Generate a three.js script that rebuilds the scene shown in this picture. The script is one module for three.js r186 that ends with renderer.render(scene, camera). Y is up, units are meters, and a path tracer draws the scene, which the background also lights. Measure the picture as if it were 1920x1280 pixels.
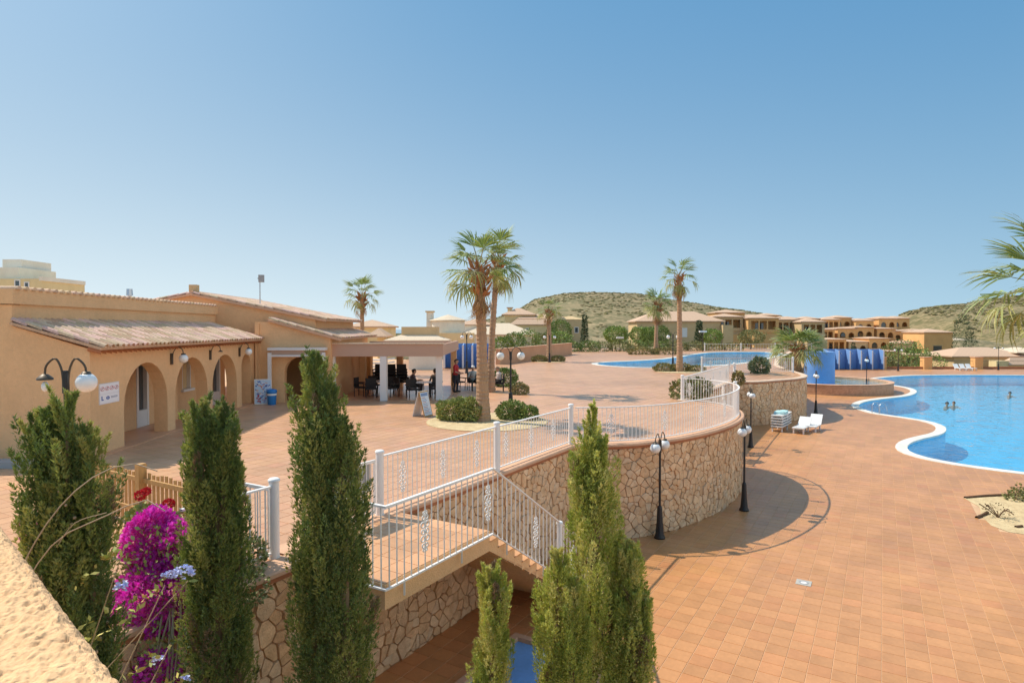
import * as THREE from 'three';
import { mergeGeometries, mergeVertices } from 'three/addons/utils/BufferGeometryUtils.js';
import { MarchingCubes } from 'three/addons/objects/MarchingCubes.js';

// ---------- camera, sky, sun, exposure ----------
const scene = new THREE.Scene();
const camera = new THREE.PerspectiveCamera(57.98, 1.5, 0.1, 9000);
camera.position.set(0, 3.4, 0);
camera.rotation.x = -0.02164;
const EXPOSURE = 1.6;
const SUN = new THREE.Vector3(-2.0, 2.75, -0.95).normalize();

function makeSky() {
  const W = 1024, H = 512, data = new Float32Array(W * H * 4);
  const az0 = Math.atan2(SUN.z, SUN.x);
  const ss = (a, b, x) => { const t = Math.min(1, Math.max(0, (x - a) / (b - a))); return t * t * (3 - 2 * t); };
  for (let j = 0; j < H; j++) {
    const el = ((j + 0.5) / H - 0.5) * Math.PI;
    for (let i = 0; i < W; i++) {
      const az = ((i + 0.5) / W - 0.5) * 2 * Math.PI;
      const dx = Math.cos(el) * Math.cos(az), dy = Math.sin(el), dz = Math.cos(el) * Math.sin(az);
      const near = 0.5 + 0.5 * Math.cos(az - az0);
      const c = dx * SUN.x + dy * SUN.y + dz * SUN.z;
      const e = Math.max(0, el) * 180 / Math.PI;
            const ca = Math.cos(az - az0), m = ca > -0.25 ? Math.pow((ca + 0.25) / 1.25, 1.1) : 1.35 * ss(-0.25, -0.95, ca);  // unseen sky opposite the sun gets added brightness to fill the shaded walls
      const k = Math.exp(-Math.pow(e / (15 + 24 * ss(-0.2, -0.9, ca) + 3 * ss(0.3, 1, ca)), 1.05));  // that added bright band also reaches higher above the horizon
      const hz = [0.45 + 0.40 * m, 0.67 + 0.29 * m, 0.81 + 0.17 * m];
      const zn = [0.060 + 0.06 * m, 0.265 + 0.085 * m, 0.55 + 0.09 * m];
      const glow = 0.55 * Math.pow(Math.max(0, c), 10) + 0.5 * Math.pow(Math.max(0, c), 60);
      const o = (j * W + i) * 4;
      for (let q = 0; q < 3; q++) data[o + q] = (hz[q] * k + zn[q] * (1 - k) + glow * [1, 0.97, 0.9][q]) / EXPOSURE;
      data[o + 3] = 1;
    }
  }
  const t = new THREE.DataTexture(data, W, H, THREE.RGBAFormat, THREE.FloatType);
  t.mapping = THREE.EquirectangularReflectionMapping;
  t.magFilter = THREE.LinearFilter; t.minFilter = THREE.LinearFilter;
  t.wrapS = THREE.RepeatWrapping;
  t.needsUpdate = true;
  return t;
}
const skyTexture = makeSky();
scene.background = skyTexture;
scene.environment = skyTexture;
const sun = new THREE.DirectionalLight(new THREE.Color().setRGB(1, 0.91, 0.77), 3.0);
sun.position.copy(SUN).multiplyScalar(150).add(new THREE.Vector3(10, 0, -45));
sun.target.position.set(10, 0, -45);
sun.castShadow = true;
sun.shadow.mapSize.set(4096, 4096);
Object.assign(sun.shadow.camera, { left: -90, right: 90, top: 90, bottom: -90, near: 1, far: 400 });
scene.add(sun, sun.target);
const renderer = new THREE.WebGLRenderer({ antialias: true });
renderer.setSize(1024, 682);
renderer.toneMapping = THREE.LinearToneMapping;
renderer.toneMappingExposure = EXPOSURE;
renderer.shadowMap.enabled = true;

// ---------- helpers ----------
let seed = 20240611;
function rnd() { seed = (seed + 0x6D2B79F5) | 0; let t = Math.imul(seed ^ (seed >>> 15), 1 | seed); t = (t + Math.imul(t ^ (t >>> 7), 61 | t)) ^ t; return ((t ^ (t >>> 14)) >>> 0) / 4294967296; }
const rr = (a, b) => a + (b - a) * rnd();
const lerp = (a, b, t) => a + (b - a) * t;
const clamp = (x, a, b) => Math.min(b, Math.max(a, x));
const V = (x, y, z) => new THREE.Vector3(x, y, z);
const TAU = Math.PI * 2;
function hash3(x, y, z) { let h = Math.imul(x, 374761393) + Math.imul(y, 668265263) + Math.imul(z, 2147483647 ^ 0x5bd1e995) | 0; h = Math.imul(h ^ (h >>> 13), 1274126177); return ((h ^ (h >>> 16)) >>> 0) / 4294967296; }
function noise3(x, y, z) {
  const xi = Math.floor(x), yi = Math.floor(y), zi = Math.floor(z);
  let u = x - xi, v = y - yi, w = z - zi; u = u * u * (3 - 2 * u); v = v * v * (3 - 2 * v); w = w * w * (3 - 2 * w);
  const L = (a, b, t) => a + (b - a) * t, h = hash3;
  return L(L(L(h(xi, yi, zi), h(xi + 1, yi, zi), u), L(h(xi, yi + 1, zi), h(xi + 1, yi + 1, zi), u), v),
    L(L(h(xi, yi, zi + 1), h(xi + 1, yi, zi + 1), u), L(h(xi, yi + 1, zi + 1), h(xi + 1, yi + 1, zi + 1), u), v), w);
}
const fbm = (x, y, z, o = 4) => { let s = 0, a = 0.5, t = 0; for (let i = 0; i < o; i++) { s += a * noise3(x, y, z); t += a; a *= 0.5; x *= 2.03; y *= 2.03; z *= 2.03; } return s / t; };
// tileable 2-D value noise
function tnoise(x, y, per, sd) {
  const xi = Math.floor(x), yi = Math.floor(y); let u = x - xi, v = y - yi; u = u * u * (3 - 2 * u); v = v * v * (3 - 2 * v);
  const m = (q) => ((q % per) + per) % per, h = (a, b) => hash3(m(a), m(b), sd);
  return lerp(lerp(h(xi, yi), h(xi + 1, yi), u), lerp(h(xi, yi + 1), h(xi + 1, yi + 1), u), v);
}
function tfbm(x, y, per, o, sd) { let s = 0, a = 0.5, t = 0; for (let i = 0; i < o; i++) { s += a * tnoise(x * per, y * per, per, sd + i); t += a; a *= 0.55; per *= 2; } return s / t; }

function texture(N, fn, srgb, size) {
  const d = new Uint8Array(N * N * 4);
  for (let j = 0; j < N; j++) for (let i = 0; i < N; i++) {
    const c = fn(i / N, j / N), o = (j * N + i) * 4;
    for (let q = 0; q < 3; q++) { let v = Array.isArray(c) ? c[q] : c; v = clamp(v, 0, 1); if (srgb) v = v <= 0.0031308 ? v * 12.92 : 1.055 * Math.pow(v, 1 / 2.4) - 0.055; d[o + q] = Math.round(v * 255); }
    d[o + 3] = 255;
  }
  const t = new THREE.DataTexture(d, N, N, THREE.RGBAFormat);
  t.wrapS = t.wrapT = THREE.RepeatWrapping; t.magFilter = THREE.LinearFilter; t.minFilter = THREE.LinearMipmapLinearFilter; t.generateMipmaps = true;
  if (srgb) t.colorSpace = THREE.SRGBColorSpace;
  t.repeat.set(1 / size, 1 / size); t.needsUpdate = true;
  return t;
}
const T = {
  mottle: texture(512, (x, y) => { const a = tfbm(x, y, 5, 6, 3), b = tfbm(x, y, 40, 3, 17); const g = 0.90 + 0.30 * (a - 0.5) + 0.14 * (b - 0.5); return [g, g * 0.985, g * 0.965]; }, true, 2.3),
  stain: texture(512, (x, y) => { const a = tfbm(x, y, 3, 6, 31), b = tfbm(x, y, 60, 2, 37); const g = 0.92 + 0.24 * (a - 0.5) + 0.10 * (b - 0.5); return [g, g * (0.98 + 0.03 * a), g * (0.95 + 0.06 * a)]; }, true, 3.7),
  grain: texture(512, (x, y) => 0.25 * tfbm(x, y, 24, 3, 5) + 0.75 * tfbm(x, y, 70, 3, 9), false, 1.1),
  rock: texture(512, (x, y) => { const a = tfbm(x, y, 10, 5, 41), b = tfbm(x, y, 60, 3, 43); const g = 0.86 + 0.42 * (a - 0.5) + 0.22 * (b - 0.5); return [g, g * (0.93 + 0.1 * a), g * (0.88 + 0.16 * a)]; }, true, 1.3),
  rockb: texture(512, (x, y) => 0.6 * tfbm(x, y, 12, 5, 51) + 0.4 * tfbm(x, y, 80, 2, 53), false, 1.3),
  ripple: texture(512, (x, y) => 0.65 * tfbm(x, y, 9, 3, 61) + 0.35 * tfbm(x, y, 30, 2, 63), false, 6.0),
  scrub: texture(512, (x, y) => { const a = tfbm(x, y, 8, 6, 71), b = tfbm(x, y, 40, 4, 73), c = tfbm(x, y, 24, 3, 75); const t = clamp((b - 0.36) * 5, 0, 1) * clamp((a - 0.2) * 3, 0, 1); return [lerp(0.32, 0.17, t) + 0.1 * (c - 0.5), lerp(0.235, 0.145, t) + 0.08 * (c - 0.5), lerp(0.125, 0.065, t) + 0.05 * (c - 0.5)]; }, true, 60),
  streak: texture(256, (x, y) => { const a = tfbm(x, y * 0.2, 40, 3, 81), b = tfbm(x, y, 6, 4, 83); const g = 0.86 + 0.35 * (a - 0.5) + 0.2 * (b - 0.5); return [g, g * 0.97, g * 0.93]; }, true, 0.8),
};
function mat(c, o = {}) {
  const m = new THREE.MeshPhysicalMaterial({ roughness: 0.85, metalness: 0, side: THREE.DoubleSide, ...o });
  m.color.setRGB(c[0], c[1], c[2]);
  return m;
}
const M = {
  stucco: mat([0.87, 0.535, 0.28], { map: T.stain, bumpMap: T.grain, bumpScale: 0.012, roughness: 0.95 }),
  stuccoNear: mat([0.87, 0.535, 0.28], { map: T.stain, bumpMap: T.grain, bumpScale: 0.012, roughness: 0.95 }),
  cream: mat([0.84, 0.66, 0.36], { map: T.stain, roughness: 0.95 }),
  ochre: mat([0.82, 0.47, 0.19], { map: T.stain, roughness: 0.95 }),
  pale: mat([0.86, 0.80, 0.68], { map: T.stain, roughness: 0.95 }),
  tan: mat([0.70, 0.50, 0.27], { map: T.stain, roughness: 0.95 }),
  tile: mat([0.67, 0.335, 0.135], { map: T.mottle, vertexColors: true, roughness: 0.40 }),
  grout: mat([0.72, 0.46, 0.27], { map: T.mottle, roughness: 0.9 }),
  floorSheet: mat([0.47, 0.255, 0.14], { map: T.mottle, roughness: 0.7 }),
  coping: mat([0.72, 0.43, 0.27], { map: T.mottle, roughness: 0.75 }),
  redtrim: mat([0.46, 0.18, 0.08], { map: T.mottle, roughness: 0.75 }),
  mortar: mat([0.60, 0.40, 0.26], { map: T.rock, roughness: 1 }),
  stone: mat([0.92, 0.655, 0.42], { map: T.rock, bumpMap: T.rockb, bumpScale: 0.02, roughness: 0.95, vertexColors: true }),
  white: mat([0.80, 0.77, 0.74], { roughness: 0.45 }),
  whiteRail: mat([0.84, 0.81, 0.78], { roughness: 0.5 }),
  whiteStone: mat([0.82, 0.79, 0.72], { map: T.mottle, roughness: 0.7 }),
  plastic: mat([0.78, 0.77, 0.75], { roughness: 0.4 }),
  black: mat([0.018, 0.018, 0.020], { roughness: 0.4 }),
  iron: mat([0.10, 0.075, 0.05], { roughness: 0.5, metalness: 0.4 }),
  globe: mat([0.86, 0.85, 0.83], { roughness: 0.22, clearcoat: 0.4 }),
  glass: mat([0.05, 0.06, 0.065], { roughness: 0.06, clearcoat: 1 }),
  roofTile: mat([0.82, 0.58, 0.41], { map: T.streak, vertexColors: true, roughness: 0.9 }),
  roofFar: mat([0.68, 0.47, 0.33], { map: T.streak, roughness: 0.9 }),
  roofPale: mat([0.80, 0.66, 0.50], { map: T.streak, roughness: 0.9 }),
  wood: mat([0.62, 0.36, 0.13], { map: T.streak, roughness: 0.75 }),
  woodDark: mat([0.16, 0.085, 0.045], { map: T.streak, roughness: 0.85 }),
  blueWall: mat([0.20, 0.37, 0.70], { map: T.stain, roughness: 0.6 }),
  blueEdge: mat([0.62, 0.62, 0.66], { roughness: 0.7 }),
  poolTile: mat([0.12, 0.60, 0.90], { map: T.mottle, roughness: 0.4 }),
  poolDark: mat([0.03, 0.19, 0.50], { roughness: 0.4 }),
  mosaic: mat([0.20, 0.45, 0.85], { map: T.mottle, roughness: 0.3 }),
  water: mat([0.72, 0.92, 0.98], { transmission: 1, thickness: 0, roughness: 0.03, ior: 1.33, bumpMap: T.ripple, bumpScale: 0.055 }),
  canopy: mat([0.56, 0.36, 0.26], { roughness: 0.8 }),
  wicker: mat([0.030, 0.024, 0.022], { roughness: 0.7 }),
  leaf: mat([1, 1, 1], { vertexColors: true, roughness: 0.7 }),
  leafThin: mat([1, 1, 1], { vertexColors: true, roughness: 0.8, transmission: 0.45, thickness: 0 }),
  bark: mat([0.50, 0.32, 0.20], { map: T.streak, vertexColors: true, roughness: 1 }),
  twig: mat([0.42, 0.32, 0.20], { roughness: 0.9 }),
  soil: mat([0.34, 0.23, 0.13], { map: T.rock, roughness: 1 }),
  sand: mat([0.72, 0.56, 0.32], { map: T.rock, bumpMap: T.rockb, bumpScale: 0.02, roughness: 1 }),
  scrub: mat([1, 1, 1], { map: T.scrub, vertexColors: true, roughness: 1 }),
  metal: mat([0.6, 0.6, 0.62], { metalness: 0.9, roughness: 0.3 }),
  grey: mat([0.36, 0.36, 0.36], { roughness: 0.7 }),
  skin: mat([1, 1, 1], { vertexColors: true, roughness: 0.7 }),
};

class G {
  constructor() { this.p = []; this.n = []; this.u = []; this.c = []; this.col = [1, 1, 1]; }
  vert(x, y, z, nx, ny, nz, u, v) { this.p.push(x, y, z); this.n.push(nx, ny, nz); this.u.push(u, v); this.c.push(this.col[0], this.col[1], this.col[2]); }
  tri(a, b, c) {
    const ux = b[0] - a[0], uy = b[1] - a[1], uz = b[2] - a[2], vx = c[0] - a[0], vy = c[1] - a[1], vz = c[2] - a[2];
    let nx = uy * vz - uz * vy, ny = uz * vx - ux * vz, nz = ux * vy - uy * vx; const l = Math.hypot(nx, ny, nz) || 1; nx /= l; ny /= l; nz /= l;
    for (const q of [a, b, c]) { const [s, t] = this.buv(q[0], q[1], q[2], nx, ny, nz); this.vert(q[0], q[1], q[2], nx, ny, nz, s, t); }
    return this;
  }
  buv(x, y, z, nx, ny, nz) { const ax = Math.abs(nx), ay = Math.abs(ny), az = Math.abs(nz); return ay >= ax && ay >= az ? [x, z] : ax >= az ? [z, y] : [x, y]; }
  quad(a, b, c, d) { this.tri(a, b, c); this.tri(a, c, d); return this; }
  box(x0, y0, z0, x1, y1, z1) {
    const A = [x0, y0, z0], B = [x1, y0, z0], C = [x1, y0, z1], D = [x0, y0, z1], E = [x0, y1, z0], F = [x1, y1, z0], H = [x1, y1, z1], I = [x0, y1, z1];
    return this.quad(A, B, C, D).quad(E, I, H, F).quad(A, E, F, B).quad(D, C, H, I).quad(A, D, I, E).quad(B, F, H, C);
  }
  add(geo, m) {
    let g = geo.index ? geo.toNonIndexed() : geo.clone(); if (m) g.applyMatrix4(m);
    const P = g.attributes.position, N = g.attributes.normal;
    for (let i = 0; i < P.count; i++) { const f = i - i % 3; const [s, t] = this.buv(P.getX(i), P.getY(i), P.getZ(i), N.getX(f), N.getY(f), N.getZ(f)); this.vert(P.getX(i), P.getY(i), P.getZ(i), N.getX(i), N.getY(i), N.getZ(i), s, t); }
    return this;
  }
  cyl(a, b, r0, r1 = r0, seg = 8, caps = true) {   // tapered bar between two points
    const A = V(...a), B = V(...b), L = A.distanceTo(B), g = new THREE.CylinderGeometry(r1, r0, L, seg, 1, !caps);
    const q = new THREE.Quaternion().setFromUnitVectors(V(0, 1, 0), B.clone().sub(A).normalize());
    return this.add(g, new THREE.Matrix4().compose(A.add(B).multiplyScalar(0.5), q, V(1, 1, 1)));
  }
  tube(pts, r, seg = 6, n = 0) { return this.add(new THREE.TubeGeometry(new THREE.CatmullRomCurve3(pts.map(p => V(...p))), n || pts.length * 4, r, seg)); }
  sphere(x, y, z, r, a = 14, b = 10, sx = 1, sy = 1, sz = 1) { return this.add(new THREE.SphereGeometry(r, a, b), new THREE.Matrix4().makeTranslation(x, y, z).multiply(new THREE.Matrix4().makeScale(sx, sy, sz))); }
  lathe(pts, x = 0, y = 0, z = 0, seg = 18) { return this.add(new THREE.LatheGeometry(pts.map(p => new THREE.Vector2(p[0], p[1])), seg), new THREE.Matrix4().makeTranslation(x, y, z)); }
  build() {
    const g = new THREE.BufferGeometry();
    g.setAttribute('position', new THREE.Float32BufferAttribute(this.p, 3)); g.setAttribute('normal', new THREE.Float32BufferAttribute(this.n, 3));
    g.setAttribute('uv', new THREE.Float32BufferAttribute(this.u, 2)); g.setAttribute('color', new THREE.Float32BufferAttribute(this.c, 3));
    return g;
  }
}
const used = new Map();
function numbered(name) { const n = used.get(name) || 0; used.set(name, n + 1); return n ? name + '_' + String(n).padStart(3, '0') : name; }
function geoOf(g) { return g instanceof G ? g.build() : g; }
function mesh(g, m) { const o = new THREE.Mesh(geoOf(g), m); o.castShadow = o.receiveShadow = true; return o; }
function thing(name, label, category, pos = [0, 0, 0], ry = 0, group) {
  const o = new THREE.Group(); o.name = numbered(name); o.position.set(...pos); o.rotation.y = ry; o.userData = { label, category }; if (group) o.userData.group = group; scene.add(o); return o;
}
function part(parent, name, g, m, label) { const o = mesh(g, m); o.name = name; if (label) o.userData.label = label; parent.add(o); return o; }
function struct(name, g, m, label, category) { const o = mesh(g, m); o.name = numbered(name); o.userData = { kind: 'structure', label, category }; scene.add(o); return o; }
function relabel(o, label, group) { o.userData = { ...o.userData, label }; if (group) o.userData.group = group; return o; }
function copy(src, pos, ry, label, group) {
  const o = src.clone(); o.name = numbered(src.name.replace(/_\d\d\d$/, '')); o.position.set(...pos); o.rotation.y = ry; o.userData = { ...src.userData, label }; if (group) o.userData.group = group; scene.add(o); return o;
}
// a shape in x,y with openings, extruded to thickness t (from z = 0 to z = -t)
function wallShape(outline, holes, t) {
  const s = new THREE.Shape(outline.map(p => new THREE.Vector2(p[0], p[1])));
  for (const h of holes) s.holes.push(new THREE.Path(h.map(p => new THREE.Vector2(p[0], p[1]))));
  return new THREE.ExtrudeGeometry(s, { depth: t, bevelEnabled: false, curveSegments: 8 }).translate(0, 0, -t);
}
function archPts(x0, x1, y0, spring, n = 12) { const r = (x1 - x0) / 2, c = (x0 + x1) / 2, a = [[x0, y0]]; for (let i = 0; i <= n; i++) { const q = Math.PI - Math.PI * i / n; a.push([c + r * Math.cos(q), spring + r * Math.sin(q)]); } a.push([x1, y0]); return a; }
// bottom outline with arch notches
function archedOutline(w, h, arches) { const a = [[0, 0]]; for (const [x0, x1, sp] of arches) a.push(...archPts(x0, x1, 0, sp)); a.push([w, 0], [w, h], [0, h]); return a; }

// ---------- plan geometry (metres; plaza at y = 0, pool deck at y = DECK) ----------
const DECK = -2.8, WX = 0.5157, WZ = -0.8568;                 // w: direction of the retaining wall
const P0 = [-2.29, -11.02];
const ap = (a, p) => [P0[0] + WX * a - WZ * p, P0[1] + WZ * a + WX * p];   // along the wall, out from it towards the pool
class Path {
  constructor(pts) { this.pts = pts; this.s = [0]; for (let i = 1; i < pts.length; i++) this.s.push(this.s[i - 1] + Math.hypot(pts[i][0] - pts[i - 1][0], pts[i][1] - pts[i - 1][1])); this.len = this.s[this.s.length - 1]; }
  at(s) {
    s = clamp(s, 0, this.len); let i = 1; while (i < this.pts.length - 1 && this.s[i] < s) i++;
    const a = this.pts[i - 1], b = this.pts[i], L = this.s[i] - this.s[i - 1] || 1, t = (s - this.s[i - 1]) / L;
    const tx = (b[0] - a[0]) / L, tz = (b[1] - a[1]) / L;
    return { x: lerp(a[0], b[0], t), z: lerp(a[1], b[1], t), tx, tz, nx: -tz, nz: tx };
  }
  map(s, y, o) { const q = this.smooth(s); return [q.x + q.nx * o, y, q.z + q.nz * o]; }
  smooth(s) { const q = this.at(s), e = 0.15, a = this.at(s - e), b = this.at(s + e); let tx = b.x - a.x, tz = b.z - a.z; const l = Math.hypot(tx, tz) || 1; tx /= l; tz /= l; return { x: q.x, z: q.z, tx, tz, nx: -tz, nz: tx }; }
}
function spline(pts, n) { const c = new THREE.CatmullRomCurve3(pts.map(p => V(p[0], 0, p[1])), false, 'centripetal'); return c.getSpacedPoints(n).map(v => [v.x, v.z]); }
const POST2 = [1.78, -17.78];
const arcPts = spline([POST2, [3.3, -17.95], [4.7, -18.6], [5.9, -19.55], [7.05, -20.75], [8.2, -22.35], [9.0, -24.0], [9.4, -25.8], [9.05, -27.5], [8.0, -28.6]], 44);
const bulge2 = spline([[13.9, -39.0], [15.4, -39.0], [17.4, -40.2], [19.4, -41.6], [20.9, -43.6], [21.8, -46.5], [22.6, -50.5]], 30);
const bankEnd = [[24.2, -56], [29.5, -68], [41, -90]];
const pathLeft = new Path([ap(-7.5, 0.42), ap(-2.2, 0.42)]);
const pathMain = new Path([ap(-2.2, 0), P0, ...arcPts]);
const pathSecond = new Path([[8.0, -28.6], ...bulge2, ...bankEnd]);
const plazaPoly = [ap(-7.5, 0.42), ap(-2.2, 0.42), ap(-2.2, 0), ...arcPts, ...bulge2, ...bankEnd, [46, -104], [-70, -104], [-70, -2]];
function inside(poly, x, z) { let c = false; for (let i = 0, j = poly.length - 1; i < poly.length; j = i++) { const [xi, zi] = poly[i], [xj, zj] = poly[j]; if ((zi > z) !== (zj > z) && x < (xj - xi) * (z - zi) / (zj - zi) + xi) c = !c; } return c; }
function edgeDist(poly, x, z, closed = true) { let d = 1e9; for (let i = 0; i < poly.length - (closed ? 0 : 1); i++) { const a = poly[i], b = poly[(i + 1) % poly.length], ex = b[0] - a[0], ez = b[1] - a[1], t = clamp(((x - a[0]) * ex + (z - a[1]) * ez) / (ex * ex + ez * ez || 1), 0, 1); d = Math.min(d, Math.hypot(x - a[0] - ex * t, z - a[1] - ez * t)); } return d; }
function offsetPoly(poly, d) { // closed ring; positive = left of travel
  const n = poly.length; return poly.map((p, i) => { const a = poly[(i + n - 1) % n], b = poly[(i + 1) % n]; let tx = b[0] - a[0], tz = b[1] - a[1]; const l = Math.hypot(tx, tz) || 1; return [p[0] + tz / l * d, p[1] - tx / l * d]; });
}
function closedSpline(pts, n) { return new THREE.CatmullRomCurve3(pts.map(p => V(p[0], 0, p[1])), true, 'centripetal').getSpacedPoints(n).slice(0, n).map(v => [v.x, v.z]); }
const area2 = (p) => p.reduce((s, a, i) => { const b = p[(i + 1) % p.length]; return s + a[0] * b[1] - b[0] * a[1]; }, 0);
function ringIn(poly, d) { return offsetPoly(poly, area2(poly) > 0 ? -d : d); }
function flat(poly, y, holes = []) {   // horizontal sheet, facing up
  const s = new THREE.Shape(poly.map(p => new THREE.Vector2(p[0], -p[1]))); for (const h of holes) s.holes.push(new THREE.Path(h.map(p => new THREE.Vector2(p[0], -p[1]))));
  const g = new THREE.ShapeGeometry(s).rotateX(-Math.PI / 2).translate(0, y, 0); const q = new G(); return q.add(g);
}
// swimming pool: outer coping outline taken along the paving
const mainPoolOuter = closedSpline([[42.3, -72.6], [41.0, -68.2], [40.9, -64.7], [40.0, -61.9], [38.4, -59.3], [35.8, -56.5], [32.0, -54.1], [29.7, -52.4], [27.8, -50.2], [26.7, -48.2], [26.15, -46], [26.1, -44.4], [26.6, -42.9], [27.2, -41], [26.9, -39.2], [25.9, -37.5], [24.6, -36.1], [22.9, -34.9], [21.3, -33.6], [20.2, -32.3], [19.5, -31], [19.3, -29.6], [19.7, -28.2], [20.6, -26.9], [22.4, -25.3], [27, -22], [36, -20], [52, -22], [68, -32], [78, -50], [78, -68], [72, -79], [64, -81.6], [52.4, -80.8], [47.3, -78.2], [43.6, -75.2]], 220);
const mainPool = ringIn(mainPoolOuter, 0.5);
const upperPoolOuter = closedSpline([[7.5, -57.9], [8.5, -54.7], [10.9, -52.5], [13.6, -52.3], [17.5, -54.4], [22.4, -59.0], [26.2, -64.3], [30, -70.5], [36, -80], [36, -87], [29, -87], [24.5, -82], [21.5, -76.5], [16.4, -68], [12, -63.6], [8.6, -61]], 110);
const upperPool = ringIn(upperPoolOuter, 0.5);
const BASIN = [31.6, -62.0];
const inView = (x, y, z, m = 0.12) => { if (z > -2) return false; const u = x / -z * 1155 / 1920, v = (y - 3.4) / -z * 1155 / 1280 + 0.02; return Math.abs(u) < 0.5 + m && v > -0.5 - m && v < 0.5; };
// ---------- terrain, sea ----------
function curve(tab, x) { if (x <= tab[0][0]) return tab[0][1]; for (let i = 1; i < tab.length; i++) if (x <= tab[i][0]) { let t = (x - tab[i - 1][0]) / (tab[i][0] - tab[i - 1][0]); t = t * t * (3 - 2 * t) * 0.5 + t * 0.5; return lerp(tab[i - 1][1], tab[i][1], t); } return tab[tab.length - 1][1]; }
const sstep = (a, b, x) => { const t = clamp((x - a) / (b - a), 0, 1); return t * t * (3 - 2 * t); };
const hillTab = [[-80, 0], [-45, 1], [-23, 4.5], [-8, 9], [3, 13.5], [12, 18], [24, 20.2], [38, 20.9], [57, 20], [76, 16.8], [96, 13.2], [114, 10.2], [128, 7.6], [145, 4], [175, -2], [230, -14]];
const headTab = [[340, -30], [384, -22], [390, 4], [397, 15], [405, 20], [420, 23.5], [450, 27], [483, 32.5], [515, 37], [570, 45], [700, 56], [1200, 40]];
function land(x, d) {
  const left = 1 - sstep(44, 62, x + (d - 110) * 0.02);
  let y = lerp(-6.2, lerp(-13, -0.12, left), sstep(90, 112, d));
  y = lerp(y, -9, (1 - left) * (1 - sstep(60, 75, x)) * sstep(100, 112, d));
  const n = fbm(x * 0.03, d * 0.03, 3.3, 4) - 0.5;
  const hill = curve(hillTab, x + 6 * n) * Math.exp(-Math.pow((d - 300) / (d < 300 ? 92 : 130), 2));
  y = lerp(y, -0.3, sstep(135, 215, d) * (1 - sstep(150, 240, x)));
  if (d > 130) y = Math.max(y, y + (hill - y * 0) * sstep(130, 220, d) * (hill > 0 ? 1 : 0.5)) + n * 2.2 * sstep(150, 240, d);
  if (d > 330) { const c = curve(headTab, x + 24 * (fbm(x * 0.02, d * 0.02, 9.1, 4) - 0.5)) ; const f = Math.exp(-Math.pow((d - 620) / (d < 620 ? 150 : 70), 2)); y = Math.max(lerp(y, -30, sstep(400, 520, d)), lerp(-30, c, f) + n * 5 * sstep(0, 10, c)); }
  return y;
}
{
  const xs = [], ds = [];
  for (let x = -2600; x < -160; x += 160) xs.push(x); for (let x = -160; x < 240; x += 3) xs.push(x); for (let x = 240; x < 620; x += 5) xs.push(x); for (let x = 620; x < 3400; x += 140) xs.push(x);
  for (let d = -120; d < 90; d += 30) ds.push(d); for (let d = 90; d < 420; d += 4) ds.push(d); for (let d = 420; d < 760; d += 8) ds.push(d); for (let d = 760; d < 3200; d += 140) ds.push(d);
  const p = [], u = [], c = [], ix = [];
  for (const d of ds) for (const x of xs) {
    const y = land(x, d); p.push(x, y, -d); u.push(x, y * 1.6 + d * 0.55);
    const v = 0.82 + 0.36 * fbm(x * 0.045, d * 0.045, 1.2, 3), w = 0.93 + 0.14 * fbm(x * 0.02 + 7, d * 0.02, 4.4, 2); c.push(v * 0.97, v * 0.97 * w, v * 0.96);   // patches of drier and greener ground
  }
  const W = xs.length; for (let j = 0; j < ds.length - 1; j++) for (let i = 0; i < W - 1; i++) { const a = j * W + i; ix.push(a, a + 1, a + W + 1, a, a + W + 1, a + W); }
  const g = new THREE.BufferGeometry(); g.setAttribute('position', new THREE.Float32BufferAttribute(p, 3)); g.setAttribute('uv', new THREE.Float32BufferAttribute(u, 2)); g.setAttribute('color', new THREE.Float32BufferAttribute(c, 3)); g.setIndex(ix); g.computeVertexNormals();
  struct('hillside_terrain', g, M.scrub, 'dry scrub covered hills and ground behind the resort', 'hill');
  const s = new G().box(-6000, -17, -8500, 8000, -16, -300); struct('sea', s, mat([0.10, 0.22, 0.32], { roughness: 0.15 }), 'distant strip of sea beyond the headland', 'sea');
  // scattered shrubs on the slopes, one mass
  const bg = new THREE.IcosahedronGeometry(1, 1); { const P = bg.attributes.position; for (let i = 0; i < P.count; i++) { const x = P.getX(i), y = P.getY(i), z = P.getZ(i), k = 0.7 + 0.6 * noise3(x * 2 + 5, y * 2, z * 2); P.setXYZ(i, x * k, Math.max(-0.2, y * k * 0.65), z * k); } bg.computeVertexNormals(); }
  const spots = []; let guard = 0;
  while (spots.length < 7000 && guard++ < 120000) { const far = rnd() < 0.32; const d = far ? rr(420, 640) : rr(170, 330), x = far ? rr(395, 600) : rr(-60, 165); const y = land(x, d); if (y < 0.3 || fbm(x * 0.05, d * 0.05, 7, 3) < 0.36) continue; spots.push([x, y, d, far ? rr(0.6, 1.9) : rr(0.2, 0.62)]); }
  const im = new THREE.InstancedMesh(bg, mat([0.19, 0.165, 0.075], { roughness: 1 }), spots.length); const m4 = new THREE.Matrix4(), col = new THREE.Color();
  spots.forEach(([x, y, d, s2], i) => { m4.compose(V(x, y, -d), new THREE.Quaternion().setFromAxisAngle(V(0, 1, 0), rr(0, 6)), V(s2 * rr(0.9, 1.6), s2 * rr(0.6, 1), s2)); im.setMatrixAt(i, m4); const k = rr(0.55, 1.25); col.setRGB(k, k * rr(0.88, 1.08), k * rr(0.7, 1)); im.setColorAt(i, col); });
  im.name = 'hillside_scrub'; im.userData = { kind: 'stuff', label: 'low dark shrubs dotted over the dry hills', category: 'scrub' }; im.castShadow = im.receiveShadow = true; scene.add(im);
}

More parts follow.
